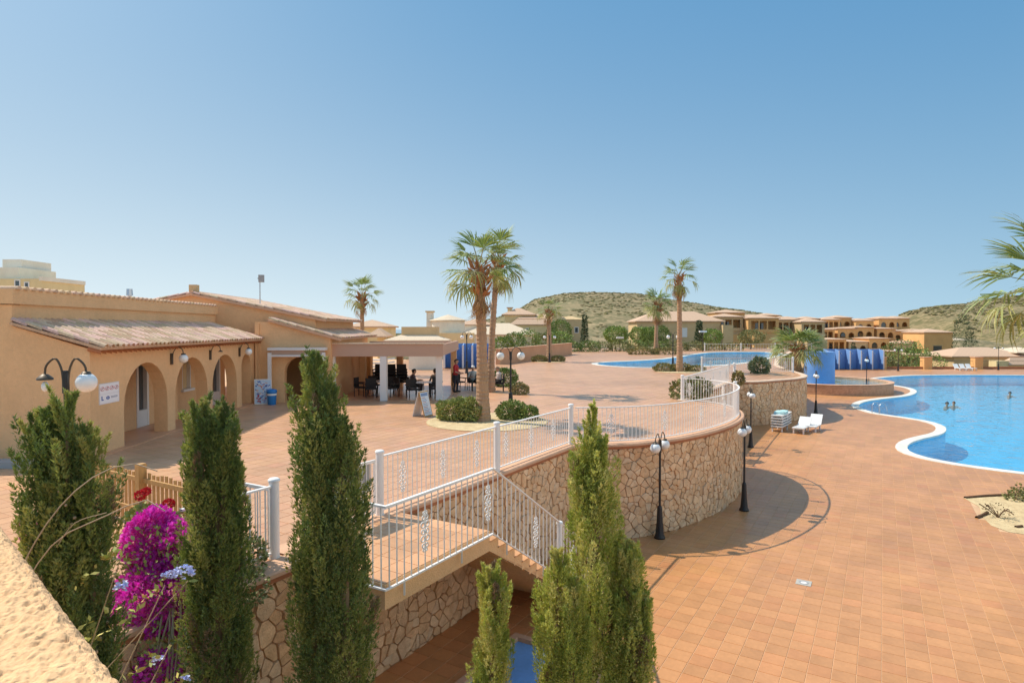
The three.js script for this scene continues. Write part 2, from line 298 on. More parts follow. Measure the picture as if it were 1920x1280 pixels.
// ---------- paved floors ----------
const TURN = Math.atan2(-WZ, WX), PITCH = 0.385;
const deckPoly = [ap(-7.5, 0.2), ap(-2.2, 0.2), ...pathMain.pts.slice(1).map(p => [p[0] - 0.1, p[1] - 0.05]), ...bulge2.map(p => [p[0] - 0.15, p[1]]), ...bankEnd, [44, -96], [130, -96], [130, 6], [-9, 6]];
const deckFloor = struct('pool_deck', flat(deckPoly, DECK, [mainPool]), M.grout, 'orange terracotta tiled deck around the large pool', 'paving');
const plazaFloor = struct('plaza', flat(plazaPoly, 0, [upperPool]), M.grout, 'pinkish terracotta tiled upper terrace in front of the clubhouse', 'paving');
const beds = [[-0.9, -22.3, 2.2], [13.1, -48.2, 1.9], [3.8, -62.3, 1.6]];
const sandPoly = [[16.5, -22.4], [18.9, -22.75], [24, -22.9], [27, -19], [24, -16.2], [18, -16.6], [15.1, -18.6], [15.05, -19.2], [15.5, -20.2], [16.2, -21.2]];
function tileField(floor, level, ok, tint, maxParts) {
  const list = [];
  for (let i = -30; i < 300; i++) for (let j = -200; j < 230; j++) {
    const [x, z] = ap((i + 0.5) * PITCH, (j + 0.5) * PITCH);
    if (z > -1 || !inView(x, level, z, 0.10) || !ok(x, z)) continue;
    const dist = Math.hypot(x, level - 3.4, z);
    const patch = fbm(x * 0.35, z * 0.35, level, 3), k = 0.95 + 0.08 * rnd() + 0.2 * (patch - 0.5) + 0.24 * (fbm(x * 0.11 + 40, z * 0.11, 5, 3) - 0.5) - 0.06 * sstep(0.56, 0.66, fbm(x * 0.55 + 9, z * 0.55, 2, 3)), red = rnd() < 0.12 ? rr(0.91, 0.97) : 1;
    list.push({ x, z, dist, seen: inView(x, level, z, 0), c: [tint[0] * k, tint[1] * k * red, tint[2] * k * red * rr(0.93, 1.06)] });
  }
  list.sort((a, b) => (a.seen === b.seen ? a.dist - b.dist : a.seen ? -1 : 1));
  const H = PITCH / 2 - 0.005, e = 0.004, h = 0.008;
  const variants = [];
  for (let v = 0; v < 10; v++) {
    const g = new G(); const k = 0.92 + 0.011 * v + 0.01 * rnd(), red = v % 5 === 3 ? 0.95 : 1; g.col = [tint[0] * k, tint[1] * k * red, tint[2] * k * red];
    const a = H - e, T4 = [[-a, h, -a], [-a, h, a], [a, h, a], [a, h, -a]], B4 = [[-H, 0, -H], [-H, 0, H], [H, 0, H], [H, 0, -H]];
    g.quad(...T4); for (let q = 0; q < 4; q++) { const r = (q + 1) % 4; g.quad(B4[q], B4[r], T4[r], T4[q]); }
    const b = g.build(), U = b.attributes.uv, ou = rnd() * 3, ov = rnd() * 3; for (let i = 0; i < U.count; i++) U.setXY(i, U.getX(i) + ou, U.getY(i) + ov); variants.push(b);
  }
  list.slice(0, maxParts).forEach((t) => { const o = mesh(variants[Math.floor(rnd() * variants.length)], M.tile); o.name = 'floor_tile'; o.position.set(t.x, level, t.z); o.rotation.y = TURN; floor.add(o); });
  const g = new G(), y = level;
  for (const t of list.slice(maxParts)) {
    g.col = t.c; const far = t.dist > 38, c = (i, k, yy) => [t.x + WX * i - WZ * k, yy, t.z + WZ * i + WX * k], a = H - e;
    const T4 = [c(-a, -a, y + h), c(-a, a, y + h), c(a, a, y + h), c(a, -a, y + h)]; g.quad(...T4);
    if (!far) { const B4 = [c(-H, -H, y), c(-H, H, y), c(H, H, y), c(H, -H, y)]; for (let q = 0; q < 4; q++) { const r = (q + 1) % 4; g.quad(B4[q], B4[r], T4[r], T4[q]); } }
  }
  const o = part(floor, 'floor_tiles', g, M.tile); o.userData.kind = 'stuff';
}
tileField(deckFloor, DECK, (x, z) => inside(deckPoly, x, z) && !inside(mainPool, x, z) && edgeDist(mainPool, x, z) > 0.3 && Math.hypot(x - BASIN[0], z - BASIN[1]) > 6 && !inside(sandPoly, x, z), [0.97, 0.93, 0.95], 300);
tileField(plazaFloor, 0, (x, z) => inside(plazaPoly, x, z) && edgeDist(plazaPoly, x, z) > 0.24 && !inside(upperPool, x, z) && edgeDist(upperPool, x, z) > 0.3 && !beds.some(b => Math.hypot(x - b[0], z - b[1]) < b[2] - 0.2) && !(x < -11.2 && z < -16), [1.04, 1.16, 1.62], 300);

// ---------- pools ----------
function ribbon(polyA, yA, polyB, yB, close = true) { const g = new G(); const n = polyA.length; for (let i = 0; i < n - (close ? 0 : 1); i++) { const k = (i + 1) % n; g.quad([polyA[i][0], yA, polyA[i][1]], [polyA[k][0], yA, polyA[k][1]], [polyB[k][0], yB, polyB[k][1]], [polyB[i][0], yB, polyB[i][1]]); } return g; }
function join(...gs) { const o = new G(); for (const g of gs) for (const k of ['p', 'n', 'u', 'c']) for (let i = 0; i < g[k].length; i++) o[k].push(g[k][i]); return o; }
function makePool(which, outer, inner, level, depth, word) {
  const b = struct('pool_basin', join(ribbon(inner, level - 0.005, inner, level - depth), flat(inner, level - depth)), M.poolTile, 'light blue tiled floor and sides of the ' + word, 'pool');
  const lip = ringIn(inner, 0.03);
  struct('pool_coping', join(ribbon(outer, level - 0.02, outer, level + 0.035), ribbon(outer, level + 0.035, lip, level + 0.035), ribbon(lip, level + 0.035, lip, level - 0.06), ribbon(lip, level - 0.06, inner, level - 0.06)), M.whiteStone, 'white stone edge curving around the ' + word, 'pool edge');
  struct('pool_water', flat(inner, level - 0.10), M.water, 'clear rippled water of the ' + word, 'water');
  return b;
}
makePool('main', mainPoolOuter, mainPool, DECK, 1.35, 'large swimming pool');
makePool('upper', upperPoolOuter, upperPool, 0, 1.0, 'shallow pool on the upper terrace');
{ // dark tiled step edge on the pool floor
  const L = spline([[20.9, -28.9], [23, -28.5], [27, -27.6], [33, -26.9], [45, -27.5]].map(p => [p[0], p[1] - 0.1]), 30), A = new Path(L); const g = new G();
  for (let i = 0; i < 40; i++) { const s0 = A.len * i / 40, s1 = A.len * (i + 1) / 40; g.quad(A.map(s0, DECK - 1.33, -0.22), A.map(s1, DECK - 1.33, -0.22), A.map(s1, DECK - 1.33, 0.22), A.map(s0, DECK - 1.33, 0.22)); g.quad(A.map(s0, DECK - 1.33, 0.22), A.map(s1, DECK - 1.33, 0.22), A.map(s1, DECK - 1.36, 0.22), A.map(s0, DECK - 1.36, 0.22)); }
  struct('pool_floor_stripe', g, M.poolDark, 'dark blue tiled line curving across the pool floor', 'pool');
}

// ---------- stone retaining walls ----------
function partW(parent, name, g, m, label) { const b = geoOf(g); b.translate(-parent.position.x, -parent.position.y, -parent.position.z); return part(parent, name, b, m, label); }
function clip(poly, nx, ny, c) { const out = []; for (let i = 0; i < poly.length; i++) { const a = poly[i], b = poly[(i + 1) % poly.length], da = a[0] * nx + a[1] * ny - c, db = b[0] * nx + b[1] * ny - c; if (da <= 0) out.push(a); if ((da < 0) !== (db < 0) && da !== db) { const t = da / (da - db); out.push([lerp(a[0], b[0], t), lerp(a[1], b[1], t)]); } } return out; }
function cells(L, H, cw, ch) {
  const nx = Math.round(L / cw), ny = Math.round(H / ch), P = []; cw = L / nx; ch = H / ny;
  for (let j = -2; j < ny + 2; j++) { P.push([]); for (let i = -2; i < nx + 2; i++) P[j + 2].push(rnd() < 0.2 ? null : [(i + 0.5 + (j % 2 ? 0.25 : -0.25) + rr(-0.49, 0.49)) * cw, (j + 0.5 + rr(-0.46, 0.46)) * ch]); }
  const out = [];
  for (let j = 0; j < ny + 4; j++) for (let i = 0; i < nx + 4; i++) {
    const c = P[j][i]; if (!c) continue; let q = [[0, 0], [L, 0], [L, H], [0, H]];
    for (let b = -3; b <= 3 && q.length > 2; b++) for (let a = -3; a <= 3 && q.length > 2; a++) { const o = P[j + b] && P[j + b][i + a]; if (!o || o === c) continue; const dx = o[0] - c[0], dy = (o[1] - c[1]); q = clip(q, dx, dy, (o[0] ** 2 - c[0] ** 2 + o[1] ** 2 - c[1] ** 2) / 2); }
    if (q.length > 2) { let ar = 0; for (let k = 0; k < q.length; k++) { const r = q[(k + 1) % q.length]; ar += q[k][0] * r[1] - r[0] * q[k][1]; } if (Math.abs(ar) > 0.012) out.push(q); }
  }
  return out;
}
function shrink(q, d) { let cx = 0, cy = 0; for (const p of q) { cx += p[0] / q.length; cy += p[1] / q.length; } return q.map(p => { const l = Math.hypot(p[0] - cx, p[1] - cy) || 1; const k = Math.max(0.3, (l - d) / l); return [cx + (p[0] - cx) * k, cy + (p[1] - cy) * k]; }); }
function chaikin(q) { const o = []; for (let i = 0; i < q.length; i++) { const a = q[i], b = q[(i + 1) % q.length]; o.push([lerp(a[0], b[0], 0.1), lerp(a[1], b[1], 0.1)], [lerp(a[0], b[0], 0.9), lerp(a[1], b[1], 0.9)]); } return o; }
const stoneTones = [[0.92, 0.88, 0.84], [1.0, 0.99, 0.97], [0.96, 0.90, 0.82], [0.88, 0.80, 0.70], [1.0, 0.95, 0.88], [0.95, 0.96, 0.97], [0.97, 0.86, 0.75]];
function stoneWall(label, path, y0, y1, maxParts, cw = 0.205, ch = 0.155, coping = M.coping, inner = 0.36) {
  const t = thing('stone_wall', label, 'wall', [path.pts[0][0], y0, path.pts[0][1]]);
  const N = Math.ceil(path.len / 0.25), core = new G(), cop = new G(), under = new G();
  for (let i = 0; i < N; i++) {
    const a = path.len * i / N, b = path.len * (i + 1) / N;
    core.quad(path.map(a, y0 - 0.1, -0.04), path.map(b, y0 - 0.1, -0.04), path.map(b, y1 - 0.05, -0.04), path.map(a, y1 - 0.05, -0.04));
    core.quad(path.map(a, y1 - 0.05, -0.04), path.map(b, y1 - 0.05, -0.04), path.map(b, y1 - 0.05, -0.34), path.map(a, y1 - 0.05, -0.34));
    core.quad(path.map(a, y0 - 0.1, -0.34), path.map(b, y0 - 0.1, -0.34), path.map(b, y1 - 0.05, -0.34), path.map(a, y1 - 0.05, -0.34));
    const prof = [[-inner, 0.012], [-inner, 0.03], [0.06, 0.03], [0.085, 0.005], [0.085, -0.045], [0.03, -0.06], [-0.05, -0.06]];
    for (let k = 0; k < prof.length - 1; k++) { const [o0, h0] = prof[k], [o1, h1] = prof[k + 1]; cop.quad(path.map(a, y1 + h0, o0), path.map(b, y1 + h0, o0), path.map(b, y1 + h1, o1), path.map(a, y1 + h1, o1)); }
    const p2 = [[-0.04, -0.062], [0.035, -0.062], [0.035, -0.13], [-0.04, -0.13]];
    for (let k = 0; k < 3; k++) under.quad(path.map(a, y1 + p2[k][1], p2[k][0]), path.map(b, y1 + p2[k][1], p2[k][0]), path.map(b, y1 + p2[k + 1][1], p2[k + 1][0]), path.map(a, y1 + p2[k + 1][1], p2[k + 1][0]));
  }
  partW(t, 'mortar', core, M.mortar); partW(t, 'coping', cop, coping); partW(t, 'coping_brick', under, M.redtrim);
  let list = cells(path.len, y1 - y0 - 0.13, cw, ch).map(q => { let cx = 0, cy = 0; for (const p of q) { cx += p[0] / q.length; cy += p[1] / q.length; } const w = path.map(cx, y0 + cy, 0); return { q, seen: inView(w[0], w[1], w[2], 0.02), d: Math.hypot(w[0], w[1] - 3.4, w[2]) }; });
  list = list.filter(s => s.d < 70); list.sort((a, b) => (a.seen === b.seen ? a.d - b.d : a.seen ? -1 : 1));
  let rest = new G(), nRest = 0;
  list.forEach((s, idx) => {
    const single = idx < maxParts, g = single ? new G() : rest; const tone = stoneTones[Math.floor(rnd() * stoneTones.length)], k = rr(0.9, 1.08); g.col = tone.map(v => v * k);
    const q0 = chaikin(shrink(s.q, rr(0.001, 0.006))), q1 = shrink(q0, rr(0.008, 0.016)), o1 = rr(-0.012, 0.036), tx = rr(-0.03, 0.03), ty = rr(-0.03, 0.03);
    let cx = 0, cy = 0; for (const p of q1) { cx += p[0] / q1.length; cy += p[1] / q1.length; }
    const top = q1.map(p => path.map(p[0], y0 + p[1], o1 + (p[0] - cx) * tx + (p[1] - cy) * ty)), bot = q0.map(p => path.map(p[0], y0 + p[1], -0.045)), mid = path.map(cx, y0 + cy, o1 + rr(0.0, 0.012));
    for (let i = 0; i < q1.length; i++) { const n = (i + 1) % q1.length; g.tri(mid, top[i], top[n]); g.quad(bot[i], bot[n], top[n], top[i]); }
    if (single) partW(t, 'stone', g, M.stone); else nRest++;
  });
  if (nRest) partW(t, 'stones', rest, M.stone).userData.kind = 'stuff';
  return t;
}
stoneWall('beige rubble stone wall below the railing beside the cypress trees', pathLeft, DECK, 0, 260);
stoneWall('beige rubble stone retaining wall bulging out behind the two black lamp posts', pathMain, DECK, 0, 300);
stoneWall('brownish rubble wall of the farther rounded terrace, behind the stacked white loungers', pathSecond, DECK, 0, 300, 0.26, 0.20, mat([0.80, 0.58, 0.42], { map: T.mottle, roughness: 0.8 }));

// ---------- white railings ----------
const barGeo = new Map();
function bar(h) { const k = h.toFixed(2); if (!barGeo.has(k)) barGeo.set(k, new THREE.CylinderGeometry(0.0105, 0.0105, h, 6).translate(0, h / 2, 0)); return barGeo.get(k); }
const ornamentGeo = (() => { const g = new G(), ring = (x, y, r) => g.add(new THREE.TorusGeometry(r, 0.0105, 5, 10), new THREE.Matrix4().makeTranslation(x, y, 0)); for (const s of [-1, 1]) { ring(s * 0.05, 0.10, 0.042); ring(s * 0.05, -0.10, 0.042); ring(s * 0.036, 0.20, 0.03); ring(s * 0.036, -0.20, 0.03); ring(s * 0.026, 0.265, 0.02); ring(s * 0.026, -0.265, 0.02); ring(s * 0.048, 0, 0.034); } g.sphere(0, 0, 0, 0.028, 8, 6); return g.build(); })();
const postGeo = new G().lathe([[0, 0], [0.085, 0], [0.085, 0.03], [0.072, 0.05], [0.072, 1.14], [0.085, 1.15], [0.085, 1.18], [0.06, 1.2], [0, 1.205]], 0, 0, 0, 16).build();
function railing(label, path, s0, s1, o = {}) {
  const yf = o.y || (() => 0), off = o.off ?? -0.12, h = o.h || 1.08, b0 = o.bottom ?? 0.10, gap = o.gap || 0.14, q0 = path.map(s0, 0, off), O = [q0[0], yf(s0), q0[2]];
  const t = thing('white_railing', label, 'railing', O, 0, o.group);
  const rail = (y, w, hh, name) => { const g = new G(), n = Math.max(2, Math.ceil((s1 - s0) / 0.2)); let prev = null;
    const stops = [...(o.corners || [])]; const ss = []; for (let i = 0; i <= n; i++) ss.push(lerp(s0, s1, i / n)); for (const c of stops) if (c > s0 && c < s1) ss.push(c); ss.sort((a, b) => a - b);
    for (const s of ss) { const c = (dy, dx) => { const p = path.map(s, yf(s) + y + dy, off + dx); return [p[0] - O[0], p[1] - O[1], p[2] - O[2]]; }; const r = [c(-hh, -w), c(-hh, w), c(hh, w), c(hh, -w)]; if (prev) for (let k = 0; k < 4; k++) g.quad(prev[k], prev[(k + 1) % 4], r[(k + 1) % 4], r[k]); prev = r; }
    part(t, name, g, M.whiteRail); };
  rail(h, 0.027, 0.014, 'top_rail'); rail(b0, 0.018, 0.013, 'bottom_rail');
  const n = Math.floor((s1 - s0) / gap), bg = bar(h - b0); let k = 0;
  for (let i = 0; i <= n; i++) {
    const s = s0 + (i + 0.5) * (s1 - s0) / (n + 1), p = path.map(s, yf(s) + b0, off); const e = o.every || 12, om = i % e;
    const m = mesh(bg, M.whiteRail); m.name = 'baluster'; m.position.set(p[0] - O[0], p[1] - O[1], p[2] - O[2]); t.add(m);
    if (om === Math.floor(e / 2) && o.ornaments !== false) { const q = path.smooth(s), w = mesh(ornamentGeo, M.whiteRail); w.name = 'scroll_ornament'; w.position.set(p[0] - O[0], p[1] - O[1] + (h - b0) * 0.5, p[2] - O[2]); w.rotation.y = Math.atan2(-q.tz, q.tx); t.add(w); }
    if (o.brackets && i % 9 === 4) { const g = new G().box(-0.012, -0.2, -0.012, 0.012, 0, 0.012); const w = part(t, 'bracket', g, M.whiteRail); w.position.set(p[0] - O[0], p[1] - O[1], p[2] - O[2]); }
  }
  for (const s of o.posts || []) { const p = path.map(s, yf(s), off); const m = mesh(postGeo, M.whiteRail); m.name = 'post'; m.position.set(p[0] - O[0], p[1] - O[1], p[2] - O[2]); if (o.postH) m.scale.y = o.postH; t.add(m); }
  return t;
}
const sP0 = 2.2, sPost2 = 2.2 + Math.hypot(POST2[0] - P0[0], POST2[1] - P0[1]);
railing('long straight white railing along the plaza edge between two round posts', pathMain, sP0, sPost2, { posts: [sP0, lerp(sP0, sPost2, 0.5), sPost2], every: 9 });
railing('white railing curving around the bulging stone wall above the black lamp posts', pathMain, sPost2 + 0.1, pathMain.len, { posts: [pathMain.len - 3.6], every: 14 });
railing('white railing running from the first bulging wall to the farther round terrace', pathSecond, 0.2, 12.2, { posts: [0.2, 12.2], every: 14 });
railing('white railing panel standing at the back of the farther round terrace', new Path([[14.6, -47.6], [21.6, -47.0]]), 0, 7, { off: 0, posts: [0.1, 6.9], every: 10 });
railing('white railing beside leafy shrubs on the stone wall by the wooden fence', new Path([ap(-3.75, 0), ap(-2.3, 0)]), 0, 1.45, { off: 0, posts: [1.4], every: 8 });
{ // landing and stairs
  const t = thing('entrance_stairs', 'stucco stair landing with tiled steps going down beside the stone wall', 'stairs', [P0[0], 0, P0[1]], TURN);
  const R = 2.03, A0 = -2.2, A1 = 0.34, T = 0.275, H = 0.175, N = 16;
  part(t, 'landing_slab', new G().box(A0, -0.34, 0.04, A1, -0.002, R), M.stucco);
  const tiles = new G(); const q = PITCH; let k = 0;
  for (let i = 0; i < 7; i++) for (let j = 0; j < 5; j++) { const x = A0 + 0.02 + i * 0.36, z = 0.10 + j * 0.385; const g = new G(); const c = rr(0.9, 1.15); g.col = [1.04 * c, 1.12 * c, 1.4 * c]; g.box(x, 0, z, Math.min(x + 0.35, A1 - 0.01), 0.009, Math.min(z + 0.375, R - 0.01)); part(t, 'floor_tile', g, M.tile); }
  for (let i = 0; i < N; i++) { const y = -(i + 1) * H, x = A1 + i * T; const s = part(t, 'step', new G().box(x, y - 0.16, 0.08, x + T + 0.015, y - 0.016, R - 0.01), M.stucco); const g = new G(); const c = rr(0.95, 1.1); g.col = [c, c * 1.05, c * 1.2]; g.box(x - 0.002, y - 0.015, 0.08, x + T + 0.02, y + 0.004, R + 0.01); part(s, 'tread', g, M.tile); }
  const g = new G(), e = A1 + N * T, yb = -N * H; // sloping slab under the steps, saw-toothed side
  const prof = [[A1, -0.34]]; const top = [[A1, -0.01]]; for (let i = 0; i < N; i++) { top.push([A1 + i * T + 0.002, -(i + 1) * H - 0.022]); top.push([A1 + (i + 1) * T, -(i + 1) * H - 0.022]); }
  const sh = [[A1, -0.34], ...top, [e, yb - 0.02], [e - 0.2, yb - 0.02]];
  const eg = wallShape(sh.slice().reverse(), [], 0.12); part(t, 'side_panel', eg.translate(0, 0, R - 0.012), M.stucco);
  const under = new G(); under.quad([A1, -0.34, 0.06], [A1, -0.34, R - 0.13], [e - 0.2, yb, R - 0.13], [e - 0.2, yb, 0.06]); part(t, 'soffit', under, M.stucco);
  // its railing
  const path = new Path([ap(A0 - 0.05, 0.45), ap(A0 - 0.05, R + 0.06), ap(A1, R + 0.06), ap(A1 + N * T, R + 0.06)]); const c1 = path.s[1], c2 = path.s[2];
  const yf = (s) => s < c2 ? -0.06 : -0.06 - (s - c2) * H / T;
  railing('white railing around the stair landing, dropping with the steps', path, 0, path.len, { off: 0, y: yf, h: 1.12, bottom: 0.02, corners: [c1, c2, c1 + 0.001, c2 + 0.001], brackets: true, every: 11, gap: 0.15 });
  const post = thing('stair_post', 'white round newel post part way down the stair railing', 'post', [...[ap(A1 + 2.5, R + 0.06)].map(p => [p[0], yf(c2 + 2.5) - 0.1, p[1]])[0]]); part(post, 'shaft', postGeo.clone().scale(0.8, 1.04, 0.8), M.whiteRail);
  // gate leaves
  const gate = (label, x, z, ry, w, panel) => { const g = thing('white_gate', label, 'gate', [x, 0, z], ry); part(g, 'frame', new G().box(0, 1.0, -0.02, w, 1.05, 0.02).box(0, 0.08, -0.015, w, 0.12, 0.015).box(0, 0.12, -0.018, 0.035, 1.0, 0.018).box(w - 0.035, 0.12, -0.018, w, 1.0, 0.018), M.whiteRail); for (let i = 1; i < w / 0.11 - 0.5; i++) { const b = mesh(bar(0.88), M.whiteRail); b.name = 'baluster'; b.position.set(i * 0.11, 0.12, 0); g.add(b); } if (panel) part(g, 'plate', new G().box(0.12, 0.5, 0.012, w - 0.12, 0.99, 0.02), M.grey); };
  const a = ap(-0.12, -0.12), b = ap(-2.36, -0.08);
  gate('low white gate leaf with a grey plate beside the round post', a[0], a[1], TURN + Math.PI, 0.95, true);
  gate('open white gate leaf swung back beside the wooden fence', b[0], b[1], Math.PI - 0.52, 0.85, false);
}
// ---------- clubhouse ----------
const HB = 0.063, C0 = [-10.92, -15.9];
const loc = (lx, lz) => [C0[0] + lx * Math.cos(HB) + lz * Math.sin(HB), C0[1] - lx * Math.sin(HB) + lz * Math.cos(HB)];
const coverTiles = []; for (let v = 0; v < 8; v++) { const g = new G(); const k = rr(0.72, 1.16); g.col = [k * 1.02, k * rr(0.92, 1.08), k * rr(0.85, 1.12)]; const n = 6, L = 0.46; for (let i = 0; i < n; i++) { const a = Math.PI * i / n, b = Math.PI * (i + 1) / n, r0 = 0.095, r1 = 0.075; const P = (q, r, z) => [Math.cos(q) * r, Math.sin(q) * r * 1.02, z]; g.quad(P(a, r0, 0), P(b, r0, 0), P(b, r1, -L), P(a, r1, -L)); g.quad(P(a, r0, 0), P(a, r0 - 0.014, 0), P(b, r0 - 0.014, 0), P(b, r0, 0)); } coverTiles.push(g.build()); }
// tile columns over the sloping quad: eave e0 -> e1, ridge r0 -> r1; single = each tile its own part
function tileRoof(parent, e0, e1, r0, r1, colGap, rowGap, single, thick = 0.07) {
  const E0 = V(...e0), E1 = V(...e1), R0 = V(...r0), R1 = V(...r1), n = Math.round(E0.distanceTo(E1) / colGap);
  const ax = E1.clone().sub(E0).normalize(), up = R0.clone().sub(E0).normalize(), nm = new THREE.Vector3().crossVectors(ax, up).normalize(); if (nm.y < 0) nm.negate();
  const slab = new G(), dn = nm.clone().multiplyScalar(-thick), a = (v) => [v.x, v.y, v.z];
  const Q = [E0, E1, R1, R0], Qd = Q.map(v => v.clone().add(dn)); slab.col = [0.8, 0.75, 0.7]; slab.quad(...Q.map(a)); slab.quad(...Qd.map(a).reverse()); for (let i = 0; i < 4; i++) { const k = (i + 1) % 4; slab.quad(a(Q[i]), a(Qd[i]), a(Qd[k]), a(Q[k])); }
  part(parent, 'roof_deck', slab, M.roofTile);
  const merged = new G();
  for (let i = 0; i < n; i++) {
    const f = (i + 0.5) / n, e = E0.clone().lerp(E1, f), r = R0.clone().lerp(R1, f), L = e.distanceTo(r), u = r.clone().sub(e).normalize(), rows = Math.ceil(L / rowGap - 0.05);
    const q = new THREE.Matrix4().makeBasis(new THREE.Vector3().crossVectors(nm, u.clone().negate()).normalize(), nm, u.clone().negate());
    for (let k = 0; k < rows; k++) {
      const p = e.clone().addScaledVector(u, k * rowGap - 0.05 + rr(-0.015, 0.015)).addScaledVector(nm, 0.004 + rr(0, 0.008)), g = coverTiles[Math.floor(rnd() * coverTiles.length)];
      const tilt = new THREE.Matrix4().makeRotationX(0.085), m = q.clone().multiply(tilt).multiply(new THREE.Matrix4().makeScale(colGap / 0.235, 1, Math.min(1, (L - k * rowGap + 0.1) / 0.46))).setPosition(p);
      if (single) { const o = mesh(g, M.roofTile); o.name = 'roof_tile'; o.applyMatrix4(m); parent.add(o); }
      else { merged.col = [g.attributes.color.getX(0), g.attributes.color.getY(0), g.attributes.color.getZ(0)]; merged.add(g, m); }
    }
  }
  if (!single) part(parent, 'roof_tiles', merged, M.roofTile).userData.kind = 'stuff';
}
{
  const t = thing('clubhouse', 'ochre stucco clubhouse with arched porch and terracotta tile roofs', 'building', [C0[0], 0, C0[1]], HB);
  const L = 12.1, arches = [[1.53, 4.02, 1.12], [4.54, 7.05, 1.12], [7.47, 9.89, 1.14], [10.43, 11.55, 1.72]];
  part(t, 'arcade_wall', wallShape(archedOutline(L, 2.86, arches), [], 0.42).rotateY(Math.PI / 2), M.stucco);
  part(t, 'end_wall', wallShape([[-9, 0], [-0.422, 0], [-0.422, 2.99], [-1.9, 3.46], [-1.9, 4.0], [-9, 4.0]], [], 0.3), M.stucco);
  part(t, 'arcade_end_cap', wallShape([[-0.421, 2.86], [-0.0, 2.86], [-0.421, 2.985]], [], 0.28), M.stucco);
  part(t, 'porch_back_wall', wallShape([[0.3, 0.05], [L, 0.05], [L, 3.3], [0.3, 3.3]], [[[4.75, 0.1], [5.45, 0.1], [5.45, 2.25], [4.75, 2.25]], [[8.0, 1.0], [8.75, 1.0], [8.75, 2.15], [8.0, 2.15]], [[10.6, 0.1], [11.5, 0.1], [11.5, 2.25], [10.6, 2.25]]], 0.25).rotateY(Math.PI / 2).translate(-1.35, 0, 0), M.stucco);
  part(t, 'porch_partition', new G().box(-1.35, 0.05, -6.75, -0.95, 3.0, -6.45), M.stucco);
  part(t, 'porch_floor', new G().box(-1.36, 0.002, -L, 0.18, 0.055, -0.01), mat([0.70, 0.38, 0.22], { map: T.mottle, roughness: 0.4 }));
  const door = (z0, z1, label) => { const d = part(t, 'glass_door', new G().box(-1.47, 0.1, -z1, -1.45, 2.25, -z0), M.glass, label); part(d, 'door_frame', new G().box(-1.5, 0.06, -z0 - 0.09, -1.32, 2.3, -z0 + 0.03).box(-1.5, 0.06, -z1 - 0.03, -1.32, 2.3, -z1 + 0.09).box(-1.49, 2.2, -z1 + 0.09, -1.33, 2.3, -z0 - 0.09).box(-1.49, 0.06, -z1 + 0.09, -1.33, 0.62, -z0 - 0.09), M.white); };
  door(4.75, 5.45, 'white framed glass door behind the first arch'); door(10.6, 11.5, 'white framed glass door behind the last arches');
  const w = part(t, 'window', new G().box(-1.52, 1.0, -8.75, -1.5, 2.15, -8.0), M.tan); part(w, 'window_sill', new G().box(-1.55, 0.93, -8.85, -1.25, 1.02, -7.9), M.white); part(w, 'window_frame', new G().box(-1.5, 1.02, -8.06, -1.36, 2.15, -8.0).box(-1.5, 1.02, -8.75, -1.36, 2.15, -8.69), M.white);
  part(t, 'room_back', new G().box(-4.2, 0, -L, -4.1, 3.4, -0.3), M.stucco);
  // upper storey band
  part(t, 'upper_wall', new G().box(-2.2, 3.0, -12.5, -1.9, 4.02, -0.301), M.stucco);
  part(t, 'parapet', new G().box(-2.25, 4.02, -12.55, -1.82, 4.40, 0.06).box(-9, 4.0, -0.3, -2.25, 4.32, 0.08), M.stucco);
  part(t, 'flat_roof', new G().box(-9, 4.0, -12.5, -2.2, 4.06, -0.3), M.coping);
  const cap = new G(); for (let i = 0; i < 44; i++) { { const k = rr(0.78, 1.12); cap.col = [k, k * rr(0.94, 1.04), k * rr(0.88, 1.05)]; } cap.add(new THREE.CylinderGeometry(0.085, 0.085, 0.52, 8, 1, false, 0, Math.PI), new THREE.Matrix4().makeTranslation(-2.03, 4.40, -0.1 - i * 0.283).multiply(new THREE.Matrix4().makeRotationZ(Math.PI / 2))); }
  part(t, 'parapet_tiles', cap, M.roofTile).userData.kind = 'stuff';
  const porch = part(t, 'porch_roof', new G().box(-1.9, 3.40, -L, -1.86, 3.5, -0.02), M.coping);
  tileRoof(porch, [0.36, 2.90, 0.10], [0.36, 2.90, -12.15], [-1.88, 3.56, 0.10], [-1.88, 3.56, -12.15], 0.245, 0.40, true);
  const eave = new G(); for (let i = 0; i < 50; i++) eave.add(new THREE.CylinderGeometry(0.075, 0.085, 0.34, 7, 1, true, -Math.PI / 2, Math.PI), new THREE.Matrix4().makeTranslation(0.16, 2.83, 0.0 - i * 0.245).multiply(new THREE.Matrix4().makeRotationZ(-Math.PI / 2 - 0.28))); part(t, 'eave_tiles', eave, M.redtrim).userData.kind = 'stuff';
  part(t, 'flue', new G().cyl([-2.9, 4.05, -7.3], [-2.9, 4.62, -7.3], 0.07).cyl([-2.9, 4.62, -7.3], [-2.9, 4.86, -7.3], 0.12, 0.1), M.metal);
  // gabled hall behind
  part(t, 'hall_front_wall', wallShape([[0, 0], ...archPts(1.3, 2.72, 0, 1.38), [3.38, 0], [3.38, 2.96], [0.75, 3.68], [0, 3.68]], [], 0.35).translate(0, 0, -12.1), M.stucco);
  part(t, 'hall_pilaster', new G().box(0.02, 0, -12.1, 0.2, 3.6, -12.02), M.stucco);
  part(t, 'hall_side_wall', new G().box(3.05, 0, -22, 3.38, 2.95, -12.46), M.stucco);
  part(t, 'hall_inner_wall', new G().box(0, 0, -16.2, 3.0, 3.2, -16), M.tan);
  part(t, 'hall_upper_wall', wallShape([[-7, 3.0], [2.5, 3.0], [2.5, 3.86], [-3.1, 4.93], [-7, 4.2]], [], 0.3).translate(0, 0, -12.9), M.stucco);
